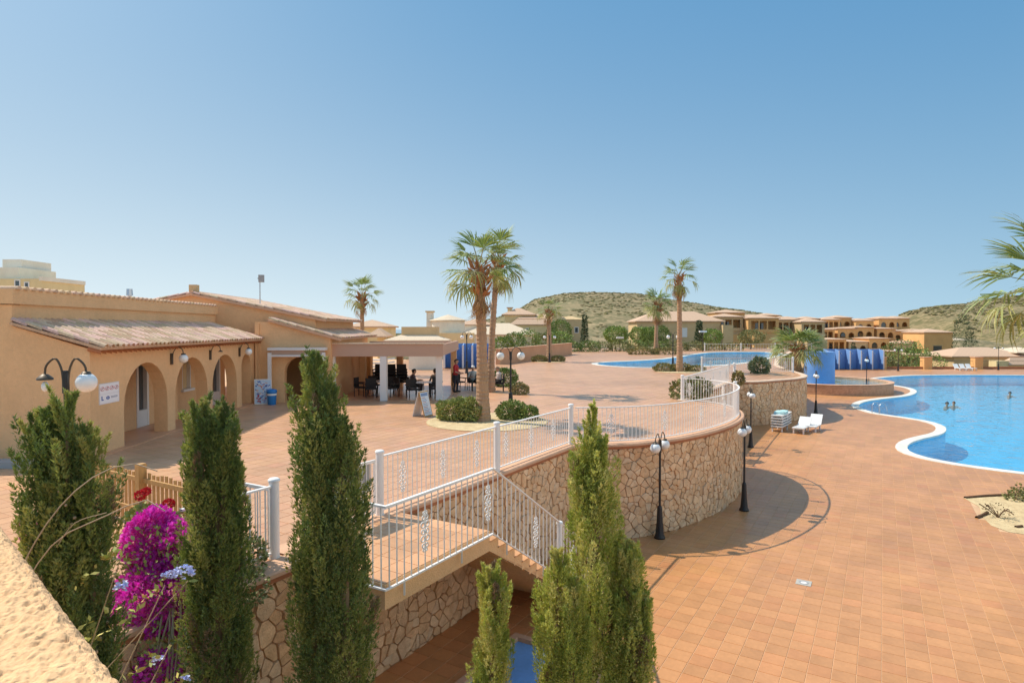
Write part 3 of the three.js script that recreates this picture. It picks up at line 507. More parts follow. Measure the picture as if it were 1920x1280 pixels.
  part(t, 'hall_upper_side', new G().box(2.2, 3.0, -22, 2.5, 3.86, -13.21), M.stucco);
  const hr = part(t, 'hall_roof', new G().cyl([-3.1, 5.04, -12.8], [-3.1, 5.04, -22.2], 0.1), M.coping);
  tileRoof(hr, [3.0, 3.80, -12.75], [3.0, 3.80, -22.2], [-3.1, 5.0, -12.75], [-3.1, 5.0, -22.2], 0.26, 0.42, false);
  tileRoof(hr, [-7.4, 4.16, -12.75], [-7.4, 4.16, -22.2], [-3.1, 5.0, -12.75], [-3.1, 5.0, -22.2], 0.3, 0.42, false);
  const lr = part(t, 'lower_roof', new G().box(0.6, 3.62, -22, 0.66, 3.7, -12.2), M.coping);
  tileRoof(lr, [3.85, 2.92, -11.95], [3.85, 2.92, -22.4], [0.6, 3.80, -11.95], [0.6, 3.80, -22.4], 0.25, 0.42, false);
  part(t, 'gable_trim', wallShape([[0.62, 3.70], [3.86, 2.81], [3.86, 2.91], [0.62, 3.80]], [], 0.16).translate(0, 0, -11.93), M.coping);
  part(t, 'upper_gable_trim', wallShape([[-3.1, 4.9], [3.0, 3.70], [3.0, 3.80], [-3.1, 5.0], [-7.4, 4.16], [-7.4, 4.06]], [], 0.16).translate(0, 0, -12.73), M.coping);
  part(t, 'chimney', new G().box(-3.3, 4.85, -13.3, -2.95, 5.42, -13.0), M.tan);
  part(t, 'doorway_wall', new G().box(0.02, 0, -16, 0.1, 3.0, -12.5), M.ochre);
  // far end of the arcade
  part(t, 'downpipe', new G().cyl([0.08, 0, -11.95], [0.08, 2.8, -11.95], 0.04), M.stucco);
  // porch lamps
  [[4.28, true], [7.26, false], [10.16, true]].forEach(([z, globe], i) => {
    const p = loc(0, -z), l = thing('wall_lamp', ['wall lamp with white globe between the first and second porch arches', 'wall lamp missing its globe between the second and third arches', 'wall lamp with white globe beside the last porch arch'][i], 'lamp', [p[0], 2.35, p[1]], HB);
    part(l, 'wall_plate', new G().box(0, -0.14, -0.06, 0.05, 0.22, 0.06), M.iron); part(l, 'arm', new G().tube([[0.04, 0.05, 0], [0.1, 0.3, 0], [0.22, 0.42, 0], [0.36, 0.36, 0], [0.4, 0.2, 0]], 0.014), M.iron);
    if (globe) { const b = part(l, 'globe', new G().sphere(0.4, 0.05, 0, 0.145, 18, 14), M.globe); part(b, 'globe_cap', new G().lathe([[0, 0.03], [0.06, 0.03], [0.075, -0.02]], 0.4, 0.195, 0, 12), M.iron); } else part(l, 'shade_cap', new G().lathe([[0, 0.05], [0.03, 0.05], [0.09, -0.01]], 0.4, 0.17, 0, 12), M.iron);
  });
  // pool rules sign
  const cv = document.createElement('canvas'); cv.width = 512; cv.height = 512; const x = cv.getContext('2d'); x.fillStyle = '#f3eef0'; x.fillRect(0, 0, 512, 512); x.strokeStyle = '#b9aeb4'; x.lineWidth = 4; x.strokeRect(4, 4, 504, 504); x.beginPath(); x.moveTo(0, 262); x.lineTo(512, 262); x.stroke();
  const fig = (cx, cy, k) => { x.fillStyle = '#2b2b35'; x.strokeStyle = '#2b2b35'; x.lineWidth = 9; x.lineCap = 'round'; x.beginPath(); x.arc(cx + 12, cy - 26, 9, 0, 7); x.fill(); x.beginPath(); x.moveTo(cx + 8, cy - 14); x.lineTo(cx - 6, cy + 8); x.lineTo(cx + (k % 2 ? 16 : -22), cy + 28); x.moveTo(cx + 6, cy - 8); x.lineTo(cx + (k > 1 ? 28 : -24), cy - 2 + 8 * (k % 3)); x.stroke(); };
  for (let i = 0; i < 4; i++) { const cx = 72 + i * 122, cy = 130; fig(cx, cy, i); x.strokeStyle = '#c22f38'; x.lineWidth = 10; x.beginPath(); x.arc(cx, cy, 48, 0, 7); x.stroke(); x.beginPath(); x.moveTo(cx + 34, cy - 34); x.lineTo(cx - 34, cy + 34); x.stroke(); }
  x.fillStyle = '#2c55a0'; x.fillRect(44, 312, 26, 110); x.fillRect(44, 396, 60, 26); x.beginPath(); x.arc(210, 372, 46, 0, 7); x.fill(); x.fillStyle = '#f3eef0'; x.beginPath(); x.arc(210, 350, 10, 0, 7); x.fill(); x.fillRect(202, 364, 16, 40); x.strokeStyle = '#3a4a78'; x.lineWidth = 8; for (const yy of [352, 378]) { x.beginPath(); x.moveTo(300, yy); for (let i = 0; i < 9; i++) x.lineTo(300 + i * 20, yy + (i % 2 ? 9 : -9)); x.stroke(); }
  const tx = new THREE.CanvasTexture(cv); tx.colorSpace = THREE.SRGBColorSpace; const sp = loc(0.0, -0.82), s = thing('pool_rules_sign', 'white pool rules sign with red pictograms on the ochre wall', 'sign', [sp[0], 1.36, sp[1]], HB + Math.PI / 2);
  part(s, 'backing', new G().box(-0.46, 0, 0, 0.46, 0.56, 0.015), M.white); const face = part(s, 'printed_face', new THREE.PlaneGeometry(0.9, 0.54).translate(0, 0.28, 0.019), mat([1, 1, 1], { map: tx, roughness: 0.5 }));
}
{ // entrance awning
  const p = loc(2.0, -11.6), t = thing('entrance_awning', 'white framed folding awning over the arched clubhouse entrance', 'awning', [p[0], 0, p[1]], HB);
  part(t, 'cassette', new G().box(-1.3, 2.4, -0.45, 1.25, 2.52, 0), M.white); part(t, 'valance', new G().box(-1.2, 2.2, -0.12, 1.2, 2.39, -0.08), M.canopy); part(t, 'front_bar', new G().box(-1.15, 2.12, -0.05, 1.2, 2.2, 0.03), M.white);
  for (const x of [-1.2, 1.18]) part(t, 'post', new G().box(x - 0.07, 0, -0.06, x + 0.07, 2.3, 0.06), M.white);
}
{ // pergola
  const p = [-5.85, -28.6], t = thing('terrace_pergola', 'white posted pergola with a deep brown fascia shading the cafe tables', 'pergola', [p[0], 0, p[1]], 0);
  part(t, 'fascia', new G().box(-2.62, 2.09, 0, 2.65, 2.66, 0.12), M.canopy); part(t, 'side_fascia', new G().box(2.53, 2.12, -8, 2.65, 2.65, -0.002).box(-2.62, 2.12, -8.2, 2.65, 2.62, -8.002), M.canopy);
  part(t, 'fascia_cap', new G().box(-2.66, 2.662, -0.05, 2.7, 2.72, 0.18), M.roofPale);
  for (let i = 0; i < 13; i++) part(t, 'roof_slat', new G().box(-2.6, 2.45 + (i % 2) * 0.004, -7.9 + i * 0.6, 2.52, 2.49 + (i % 2) * 0.004, -7.34 + i * 0.6), M.canopy);
  const post = (x, z, w, m, n) => part(t, n, new G().box(x - w, 0.02, z - w, x + w, 2.088, z + w), m);
  post(-0.12, -0.02, 0.15, M.white, 'white_post'); post(2.42, -0.35, 0.14, M.white, 'white_post'); post(-2.5, -0.1, 0.10, M.white, 'white_post'); post(-0.6, -6.8, 0.17, M.stucco, 'stucco_post'); post(-2.2, -4.6, 0.16, M.stucco, 'stucco_post'); post(-2.55, -6.9, 0.3, M.ochre, 'stucco_post'); post(2.42, -7.6, 0.16, M.stucco, 'stucco_post');
  part(t, 'floor', new G().box(-2.6, 0.012, -8, 2.75, 0.03, -0.1), mat([0.70, 0.38, 0.22], { map: T.mottle, roughness: 0.25 }));
}
// ---------- cafe furniture ----------
const chair0 = (() => {
  const t = thing('wicker_chair', '', 'chair', [0, 0, 0], 0); const m = M.wicker;
  part(t, 'seat', new G().box(-0.26, 0.40, -0.26, 0.26, 0.46, 0.26), m); part(t, 'backrest', new G().box(-0.26, 0.465, -0.30, 0.26, 0.92, -0.24), m);
  for (const s of [-1, 1]) { part(t, 'armrest', new G().box(s * 0.28 - 0.03, 0.62, -0.26, s * 0.28 + 0.03, 0.67, 0.24), m); for (const z of [-0.25, 0.22]) part(t, 'leg', new G().cyl([s * 0.25, 0, z], [s * 0.27, z > 0 ? 0.62 : 0.42, z], 0.02, 0.022, 6), m); }
  return t;
})();
const table0 = (() => { const t = thing('cafe_table', '', 'table', [0, 0, 0], 0); part(t, 'table_top', new G().box(-0.38, 0.70, -0.38, 0.38, 0.735, 0.38), M.white); part(t, 'column', new G().cyl([0, 0.03, 0], [0, 0.70, 0], 0.035), M.metal); part(t, 'foot', new G().lathe([[0, 0.035], [0.05, 0.035], [0.24, 0.01], [0.24, 0]], 0, 0, 0, 16), M.metal); return t; })();
{
  const cg = 'dark wicker chairs at the cafe tables', TLs = ['dark wicker armchair at the pergola table nearer the clubhouse wall', 'dark wicker armchair at the pergola table behind the folding menu board'];
  const C = [[-6.85, -29.9, 0.3], [-7.5, -30.6, 1.4], [-6.3, -31.3, 3.3], [-7.1, -31.9, 2.9], [-4.75, -29.5, 0.5], [-3.75, -30.0, -1.5], [-5.0, -31.0, 2.0], [-3.9, -31.3, 3.6], [-5.9, -30.2, -0.9]];
  C.forEach(([x, z, r], i) => { const tl = TLs[x > -5.5 ? 1 : 0]; if (!i) { chair0.position.set(x, 0.03, z); chair0.rotation.y = r; relabel(chair0, tl, cg); } else copy(chair0, [x, 0.03, z], r, tl, cg); });
  for (let i = 0; i < 3; i++) for (let k = 0; k < 4; k++) { const c = copy(chair0, [-7.25 + i * 0.62, 0.03 + k * 0.16, -33.6 + k * 0.05], 0.1 * i, 'dark wicker chair, ' + ['lowest', 'second from the ground', 'third from the ground', 'topmost'][k] + ' in the stack ' + ['next to the clubhouse wall', 'between the two other stacks', 'farthest from the clubhouse wall'][i], 'stacked wicker chairs'); }
  const o = [[-2.9, -33.6, 0.7], [-1.75, -33.9, -1.1]]; copy(chair0, [o[0][0], 0.03, o[0][1]], o[0][2], 'dark chair drawn up behind the waiter in red'); copy(chair0, [-0.72, 0.01, -33.0], -1.5, 'chair under the man sitting beside the palm trunk'); copy(chair0, [-2.15, 0.01, -33.7], 0.3, 'chair under the seated guest in a white cap');
  const T3 = [[-6.9, -30.8, 'white topped cafe table among the wicker chairs by the clubhouse'], [-4.35, -30.2, 'white topped cafe table behind the folding menu board'], [-1.45, -33.2, 'white topped table between the guests beside the palm']];
  T3.forEach(([x, z, l], i) => { if (!i) { table0.position.set(x, 0.03, z); relabel(table0, l); } else copy(table0, [x, 0.03, z], 0.2 * i, l); });
}
function printed(w, h, draw) { const c = document.createElement('canvas'); c.width = w; c.height = h; draw(c.getContext('2d'), w, h); const t = new THREE.CanvasTexture(c); t.colorSpace = THREE.SRGBColorSpace; return mat([1, 1, 1], { map: t, roughness: 0.5 }); }
{ // menu boards
  const p = loc(0.55, -11.45), t = thing('ice_cream_board', 'blue and white ice cream board leaning beside the clubhouse entrance', 'sign', [p[0], 0.01, p[1]], HB + 0.25);
  const pm = printed(128, 256, (x, w, h) => { x.fillStyle = '#bcd3ea'; x.fillRect(0, 0, w, h); const cs = ['#3f66b4', '#8fa8d8', '#e9e4ea', '#b04a52', '#5d86c4', '#d9b1a0', '#6b5a86']; for (let i = 0; i < 60; i++) { x.fillStyle = cs[Math.floor(rnd() * cs.length)]; x.beginPath(); x.ellipse(rr(8, w - 8), rr(14, h - 14), rr(4, 10), rr(6, 14), rr(0, 3), 0, 7); x.fill(); } });
  part(t, 'board_frame', new G().box(-0.36, 0, -0.05, 0.36, 1.12, 0), M.white); part(t, 'printed_face', new THREE.PlaneGeometry(0.66, 1.04).translate(0, 0.56, 0.004), pm);
  const q = loc(0.98, -11.3), b = thing('blue_bin', 'blue plastic bin with white band beside the entrance awning', 'bin', [q[0], 0.01, q[1]], HB); const bm = mat([0.02, 0.20, 0.55], { roughness: 0.45 });
  part(b, 'body', new G().lathe([[0, 0], [0.17, 0], [0.21, 0.55], [0.21, 0.56], [0, 0.56]], 0, 0, 0, 20), bm); part(b, 'lid', new G().lathe([[0.225, 0.565], [0.225, 0.6], [0.2, 0.66], [0.08, 0.7], [0, 0.7]], 0, 0, 0, 20), bm); part(b, 'white_band', new G().lathe([[0.209, 0.42], [0.214, 0.42], [0.218, 0.5], [0.212, 0.5]], 0, 0, 0, 20), M.white);
  const a = thing('folding_menu_board', 'white folding menu board standing alone on the plaza', 'sign', [-3.45, 0.01, -23.7], 1.15);
  const mm = printed(128, 256, (x, w, h) => { x.fillStyle = '#dfe3ec'; x.fillRect(0, 0, w, h); x.fillStyle = '#7f96bd'; x.fillRect(8, 8, w - 16, 34); for (let i = 0; i < 11; i++) { x.fillStyle = i % 3 ? '#9aa7c2' : '#c8908a'; x.fillRect(14, 56 + i * 17, rr(50, 98), 7); } });
  for (const s of [-1, 1]) { const b2 = part(a, 'panel', new G().box(-0.3, 0, -0.012, 0.3, 1.0, 0.012), s > 0 ? M.wood : M.plastic); b2.rotation.x = s * -0.26; b2.position.z = s * 0.27; const f = part(b2, 'printed_face', new THREE.PlaneGeometry(0.54, 0.9).rotateY(s > 0 ? 0 : Math.PI).translate(0, 0.5, s * 0.016), mm); }
}
{ // flood light on its mast
  const t = thing('flood_light', 'grey floodlight on a thin mast above the clubhouse roof', 'floodlight', [-12.35, 4.1, -30.2], 0.3); part(t, 'mast', new G().cyl([0, 0, 0], [0, 1.8, 0], 0.03), M.metal); part(t, 'lamp_housing', new G().box(-0.06, 1.55, -0.1, 0.2, 1.9, 0.12), M.grey); part(t, 'bracket', new G().box(-0.1, 1.7, -0.02, -0.04, 1.76, 0.02), M.grey);
}
// ---------- vegetation ----------
function leafTri(g, x, y, z, dx, dy, dz, len, wid, roll) { // one narrow leaf: two triangles folded along its length
  const d = Math.hypot(dx, dy, dz) || 1; dx /= d; dy /= d; dz /= d;
  let ax = dz, ay = 0, az = -dx; const l = Math.hypot(ax, az); if (l < 1e-4) { ax = 1; az = 0; } else { ax /= l; az /= l; }
  const bx = dy * az - dz * ay, by = dz * ax - dx * az, bz = dx * ay - dy * ax; const c = Math.cos(roll), s = Math.sin(roll); const ex = ax * c + bx * s, ey = ay * c + by * s, ez = az * c + bz * s;
  const mx = x + dx * len * 0.5, my = y + dy * len * 0.5, mz = z + dz * len * 0.5, T = [x + dx * len, y + dy * len, z + dz * len];
  const A = [mx + ex * wid, my + ey * wid, mz + ez * wid], B = [mx - ex * wid, my - ey * wid, mz - ez * wid]; g.tri([x, y, z], A, T); g.tri([x, y, z], T, B);
}
const spread = (c, k) => { const v = rr(1 - k, 1 + k); return [c[0] * v * rr(0.93, 1.07), c[1] * v, c[2] * v * rr(0.85, 1.15)]; };
const pick = (a) => a[Math.floor(rnd() * a.length)];
const cypressTones = [[0.19, 0.26, 0.05], [0.26, 0.32, 0.06], [0.35, 0.39, 0.08], [0.16, 0.22, 0.045], [0.46, 0.45, 0.11]], freshTones = [[0.50, 0.53, 0.09], [0.58, 0.59, 0.11], [0.66, 0.65, 0.16], [0.40, 0.45, 0.07], [0.72, 0.66, 0.22]];
// spires: [ox, oz, y0, y1, radius, fullness exponent]
function cypress(label, x, base, z, spires, n, size, o = {}) {
  const t = thing('cypress_tree', label, 'tree', [x, base, z], 0, o.group), g = new G(), core = new G(), tr = new G(), tones = o.tones || cypressTones;
  const one = (px, py, pz, dx, dy, dz, len, wid) => { const d = Math.hypot(dx, dy, dz) || 1; dx *= len / d; dy *= len / d; dz *= len / d; let ex = rr(-1, 1), ey = rr(-1, 1), ez = rr(-1, 1); const k = (ex * dx + ey * dy + ez * dz) / (len * len); ex -= k * dx; ey -= k * dy; ez -= k * dz; const l = wid / (Math.hypot(ex, ey, ez) || 1); ex *= l; ey *= l; ez *= l; g.tri([px - ex, py - ey, pz - ez], [px + ex, py + ey, pz + ez], [px + dx, py + dy, pz + dz]); };
  let tot = 0; const A = spires.map(s => (s[3] - s[2]) * s[4]); A.forEach(a => tot += a);
  spires.forEach((s, si) => {
    const [ox, oz, y0, y1, R] = s, H = y1 - y0, wob = rr(0, 6), prof = (q) => Math.pow(Math.min(1, (1 - q) * H / ((o.taper || 4.4) * R)), 0.66);
    const cxz = (q) => [ox + 0.10 * Math.sin(q * 5 + wob) * R, oz + 0.10 * Math.cos(q * 4 + wob) * R];
    const np = Math.round(72 * H * Math.pow(R / 0.45, 0.8)), per = Math.round(n * A[si] / tot / np);   // upright plumes
    for (let i = 0; i < np; i++) {
      const q = i === 0 ? 0.90 : Math.pow(rnd(), 0.95) * 0.97, a = rr(0, TAU), [cx, cz] = cxz(q), rim = prof(Math.min(1, q + 0.12 / H)) * R, rad = i === 0 ? 0 : rim * Math.pow(rr(0.2, 0.85), 0.6), ca = Math.cos(a), sa = Math.sin(a);
      const L = i === 0 ? 0.12 * H + 0.12 : Math.min(rr(0.32, 0.72), (1 - q) * H * rr(0.7, 1.05) + 0.06), pr = Math.min(rr(0.06, 0.115), 0.12 * R / 0.35) * clamp((1 - q) * H / 0.6, 0.28, 1), lean = rr(0.06, 0.24), bx = cx + ca * rad, bz = cz + sa * rad, by = y0 + q * H - L * 0.25;
      const tone = rnd() < 0.03 ? [0.34, 0.22, 0.11] : pick(tones), bend = rr(-0.06, 0.06);
      for (let k = 0; k < per; k++) {
        const v = Math.pow(rnd(), 0.9), w = rr(0, TAU), rr2 = pr * (0.35 + 0.65 * Math.sqrt(rnd())) * Math.pow(Math.sin(Math.PI * Math.min(1, 0.16 + v * 0.84)), 0.6) * (1.2 - 0.5 * v);
        const px = bx + ca * lean * v * L + bend * v * v + Math.cos(w) * rr2, pz = bz + sa * lean * v * L - bend * v + Math.sin(w) * rr2, py = by + v * L; g.col = spread(tone, 0.16);
        const ux = Math.cos(w) * 0.75 + ca * 0.25, uz = Math.sin(w) * 0.75 + sa * 0.25, len = size * rr(0.6, 1.25);
        for (let f = 0; f < 2; f++) one(px, py, pz, ux + rr(-0.6, 0.6), rr(0.5, 1.7), uz + rr(-0.6, 0.6), len * rr(0.7, 1.2), len * rr(0.13, 0.22));
      }
    }
    const ring = 7, rows = 12; for (let j = 0; j < rows; j++) for (let i = 0; i < ring; i++) { const P = (q, k) => { const a = TAU * k / ring, [cx, cz] = cxz(q), r = prof(q) * R * 0.2; return [cx + Math.cos(a) * r, y0 + q * H, cz + Math.sin(a) * r]; }; const q0 = j / rows * 0.92, q1 = (j + 1) / rows * 0.92; core.quad(P(q0, i), P(q1, i), P(q1, i + 1), P(q0, i + 1)); }
    tr.cyl([ox, 0, oz], [ox, y0 + H * 0.55, oz], 0.06, 0.02, 6);
  });
  part(t, 'trunk', tr, M.twig); part(t, 'inner_branches', core, mat([0.26, 0.17, 0.095], { roughness: 1 })); part(t, 'foliage', g, M.leafThin);
  if (o.cones) { const c = new G(); for (let i = 0; i < o.cones; i++) { const s = spires[Math.floor(rnd() * spires.length)], a = rr(-0.6, 2.6), q = rr(0.05, 0.75), r = Math.pow(Math.min(1, (1 - q) * (s[3] - s[2]) / (4.4 * s[4])), 0.66) * s[4] * rr(0.9, 1.03); c.sphere(s[0] + Math.cos(a) * r, s[2] + q * (s[3] - s[2]), s[1] + Math.sin(a) * r, rr(0.012, 0.02), 6, 5); } part(t, 'cones', c, mat([0.50, 0.34, 0.21], { roughness: 0.9 })).userData.kind = 'stuff'; }
  return t;
}
// garden bed under the near trees
struct('garden_bed', flat([[-9, 5], ap(-7.4, 0.4), ap(-2.6, 0.5), [-1.9, -7.0], [2.4, -8.9], [2.6, -6.8], [0.5, 5]], DECK + 0.05), M.soil, 'bare soil bed under the cypress trees', 'soil');
const B0 = DECK;
cypress('broad many tipped cypress studded with small cones beside the near stucco parapet', -3.98, B0, -5.5, [[-0.24, 0, 1.6, 5.48, 0.15], [-0.06, -0.05, 1.4, 5.54, 0.16], [0.08, 0.1, 2.6, 5.64, 0.13], [0.24, 0.05, 1.2, 5.34, 0.13], [0.02, 0.1, 0.3, 4.9, 0.34]], 105000, 0.043, { cones: 90 });
cypress('dark cypress standing between the magenta bougainvillea and the white railing', -3.32, B0, -6.8, [[0.02, 0, 0.3, 5.25, 0.315], [-0.09, 0.05, 2.5, 5.44, 0.14], [0.09, -0.02, 2.3, 5.38, 0.14]], 66000, 0.045);
cypress('tallest dark columnar cypress in front of the stair landing', -2.05, B0, -6.8, [[0.0, 0, 0.2, 5.6, 0.385], [-0.12, 0.02, 2.4, 5.94, 0.18], [0.16, 0, 1.2, 5.2, 0.26]], 82000, 0.045);
cypress('yellow green cypress with a pointed leader in front of the stairs and stone wall', 1.03, B0, -8.0, [[0.02, 0, 0.4, 4.85, 0.33], [0.03, 0, 3.2, 5.18, 0.10]], 52000, 0.045, { tones: freshTones });
cypress('low bushy cypress touching the paving, right beside the yellow green one', 1.50, B0, -7.9, [[0, 0, 0.3, 3.45, 0.26], [0.08, 0.08, 0.4, 2.9, 0.18]], 44000, 0.046, { tones: freshTones });
cypress('short light green cypress standing close before the pointed yellow green one', 0.58, B0, -7.6, [[-0.02, 0, 0.3, 3.45, 0.22], [0.18, 0.05, 0.3, 3.1, 0.2]], 44000, 0.044, { tones: freshTones });
cypress('small slim light green cypress standing alone under the stair landing', -0.26, B0, -7.5, [[0, 0, 0.2, 3.3, 0.205], [0.05, 0, 1.8, 3.1, 0.08]], 32000, 0.042, { tones: freshTones });

function blob(g, cx, cy, cz, rx, ry, rz, n, size, tones, o = {}) {
  const sd = rr(0, 99);
  for (let i = 0; i < n; i++) {
    const u = rr(-1, 1), a = rr(0, TAU), s = Math.sqrt(1 - u * u), dx = s * Math.cos(a), dy = u, dz = s * Math.sin(a); if (o.top && dy < -0.35) continue;
    const lump = fbm(dx * 2.2 + sd, dy * 2.2, dz * 2.2, 3), r = (0.62 + 0.66 * lump) * (0.55 + 0.45 * Math.cbrt(rnd()));
    g.col = spread(pick(tones), 0.2); const x = cx + dx * rx * r, y = cy + dy * ry * r, z = cz + dz * rz * r, k = size * rr(0.7, 1.3);
    leafTri(g, x, y, z, dx + rr(-0.9, 0.9), dy + rr(-0.5, 1), dz + rr(-0.9, 0.9), k, k * (o.wide || 0.3), rr(0, 3));
  }
}
function stems(g, cx, y0, cz, n, h, w) { for (let i = 0; i < n; i++) { const a = rr(0, TAU), q = rr(0.1, 1) * w; g.tube([[cx, y0, cz], [cx + Math.cos(a) * q * 0.4, y0 + h * 0.5, cz + Math.sin(a) * q * 0.4], [cx + Math.cos(a) * q, y0 + h * rr(0.8, 1), cz + Math.sin(a) * q]], 0.012, 4, 4); } }
const greens = [[0.15, 0.22, 0.05], [0.19, 0.27, 0.065], [0.25, 0.32, 0.08], [0.12, 0.17, 0.04]], yellowGreens = [[0.36, 0.37, 0.10], [0.29, 0.33, 0.08], [0.44, 0.41, 0.15], [0.22, 0.26, 0.07]], olive = [[0.23, 0.23, 0.08], [0.18, 0.2, 0.07], [0.29, 0.27, 0.1]], dryish = [[0.38, 0.28, 0.10], [0.31, 0.24, 0.09], [0.25, 0.22, 0.07]];
{ // bougainvillea
  const t = thing('bougainvillea', 'magenta bougainvillea spilling over the stone wall between two cypresses', 'shrub', [-4.28, 0, -7.45]), g = new G(), f = new G(), s = new G(); const mg = [[0.86, 0.05, 0.62], [0.92, 0.12, 0.74], [0.78, 0.03, 0.52], [0.66, 0.02, 0.48]];
  blob(f, -0.18, 0.72, -0.1, 0.30, 0.46, 0.36, 6500, 0.05, mg, { wide: 0.42 }); blob(f, 0.25, 0.66, -0.1, 0.36, 0.42, 0.36, 6500, 0.05, mg, { wide: 0.42 }); blob(f, 0.05, 0.15, 0.15, 0.52, 0.5, 0.4, 7500, 0.05, mg, { wide: 0.42 }); blob(f, 0.28, -0.55, 0.6, 0.24, 0.36, 0.2, 1100, 0.05, mg, { wide: 0.42 }); blob(f, 0.45, -1.2, 0.75, 0.24, 0.26, 0.16, 350, 0.05, mg, { wide: 0.42 }); blob(f, 0.62, 0.92, -0.2, 0.2, 0.14, 0.2, 900, 0.05, mg, { wide: 0.42 });
  blob(g, 0.05, 0.3, 0.1, 0.5, 0.7, 0.4, 1300, 0.06, yellowGreens); blob(g, 0.3, -0.7, 0.6, 0.3, 0.7, 0.25, 700, 0.05, yellowGreens);
  stems(s, 0, 0.01, -0.05, 12, 0.95, 0.4); for (let i = 0; i < 6; i++) s.tube([[0, 0.1, 0], [0.3 + rr(-0.1, 0.2), 0.25, 0.35], [0.45 + rr(-0.2, 0.2), -0.5, 0.72], [0.5 + rr(-0.2, 0.2), -1.3, 0.8]], 0.011, 4, 8);
  part(t, 'stems', s, M.twig); part(t, 'leaves', g, M.leaf); part(t, 'bracts', f, M.leafThin);
  const t2 = thing('bougainvillea', 'small magenta bougainvillea sprig beyond the near parapet at the cypress foot', 'shrub', [-7.9, 0, -9.9]), f2 = new G(), s2 = new G(); blob(f2, 0.1, 0.2, 0, 0.16, 0.18, 0.12, 200, 0.05, mg, { wide: 0.42 }); stems(s2, 0.1, 0, 0, 6, 0.4, 0.2); part(t2, 'stems', s2, M.twig); part(t2, 'bracts', f2, M.leafThin);
}
{ // pale shrub at the railing, geraniums
  const p = ap(-3.1, -0.35), t = thing('jasmine_shrub', 'pale leafy shrub growing through the white railing beside the wooden fence', 'shrub', [p[0], 0, p[1]]), g = new G(), s = new G(); const pale = [[0.34, 0.34, 0.14], [0.24, 0.29, 0.09], [0.42, 0.36, 0.2], [0.16, 0.22, 0.06]];
  blob(g, -0.1, 0.45, 0, 0.42, 0.65, 0.4, 2600, 0.06, pale); blob(g, 0.5, 0.2, 0.1, 0.3, 0.35, 0.3, 1100, 0.055, pale); blob(g, 0.62, -0.05, 0.45, 0.32, 0.3, 0.25, 900, 0.05, pale); blob(g, 0.05, 0.95, -0.25, 0.25, 0.16, 0.25, 500, 0.06, pale); stems(s, 0, 0.01, 0, 14, 0.95, 0.4); part(t, 'stems', s, M.twig); part(t, 'leaves', g, M.leaf);
  [[-5.65, -9.3, 0.76], [-5.05, -9.0, 0.72]].forEach(([x, z, y], i) => { const q = thing('geranium', ['red geranium in front of the wooden fence post', 'red geranium in front of the fence pickets beside the cypress'][i], 'flower', [x, 0, z]), l = new G(), f = new G(), st = new G(); blob(l, 0, y - 0.28, 0, 0.2, 0.24, 0.2, 500, 0.06, yellowGreens, { wide: 0.45 }); blob(f, 0, y + 0.1, 0, 0.075, 0.065, 0.075, 240, 0.03, [[0.62, 0.02, 0.03], [0.5, 0.012, 0.03]], { wide: 0.5 }); if (!i) blob(f, 0.09, y + 0.16, 0, 0.06, 0.05, 0.06, 160, 0.03, [[0.62, 0.02, 0.03]], { wide: 0.5 }); stems(st, 0, 0.01, 0, 6, y + 0.05, 0.1); part(q, 'stems', st, M.twig); part(q, 'leaves', l, M.leaf); part(q, 'blossom', f, M.leaf); });
}
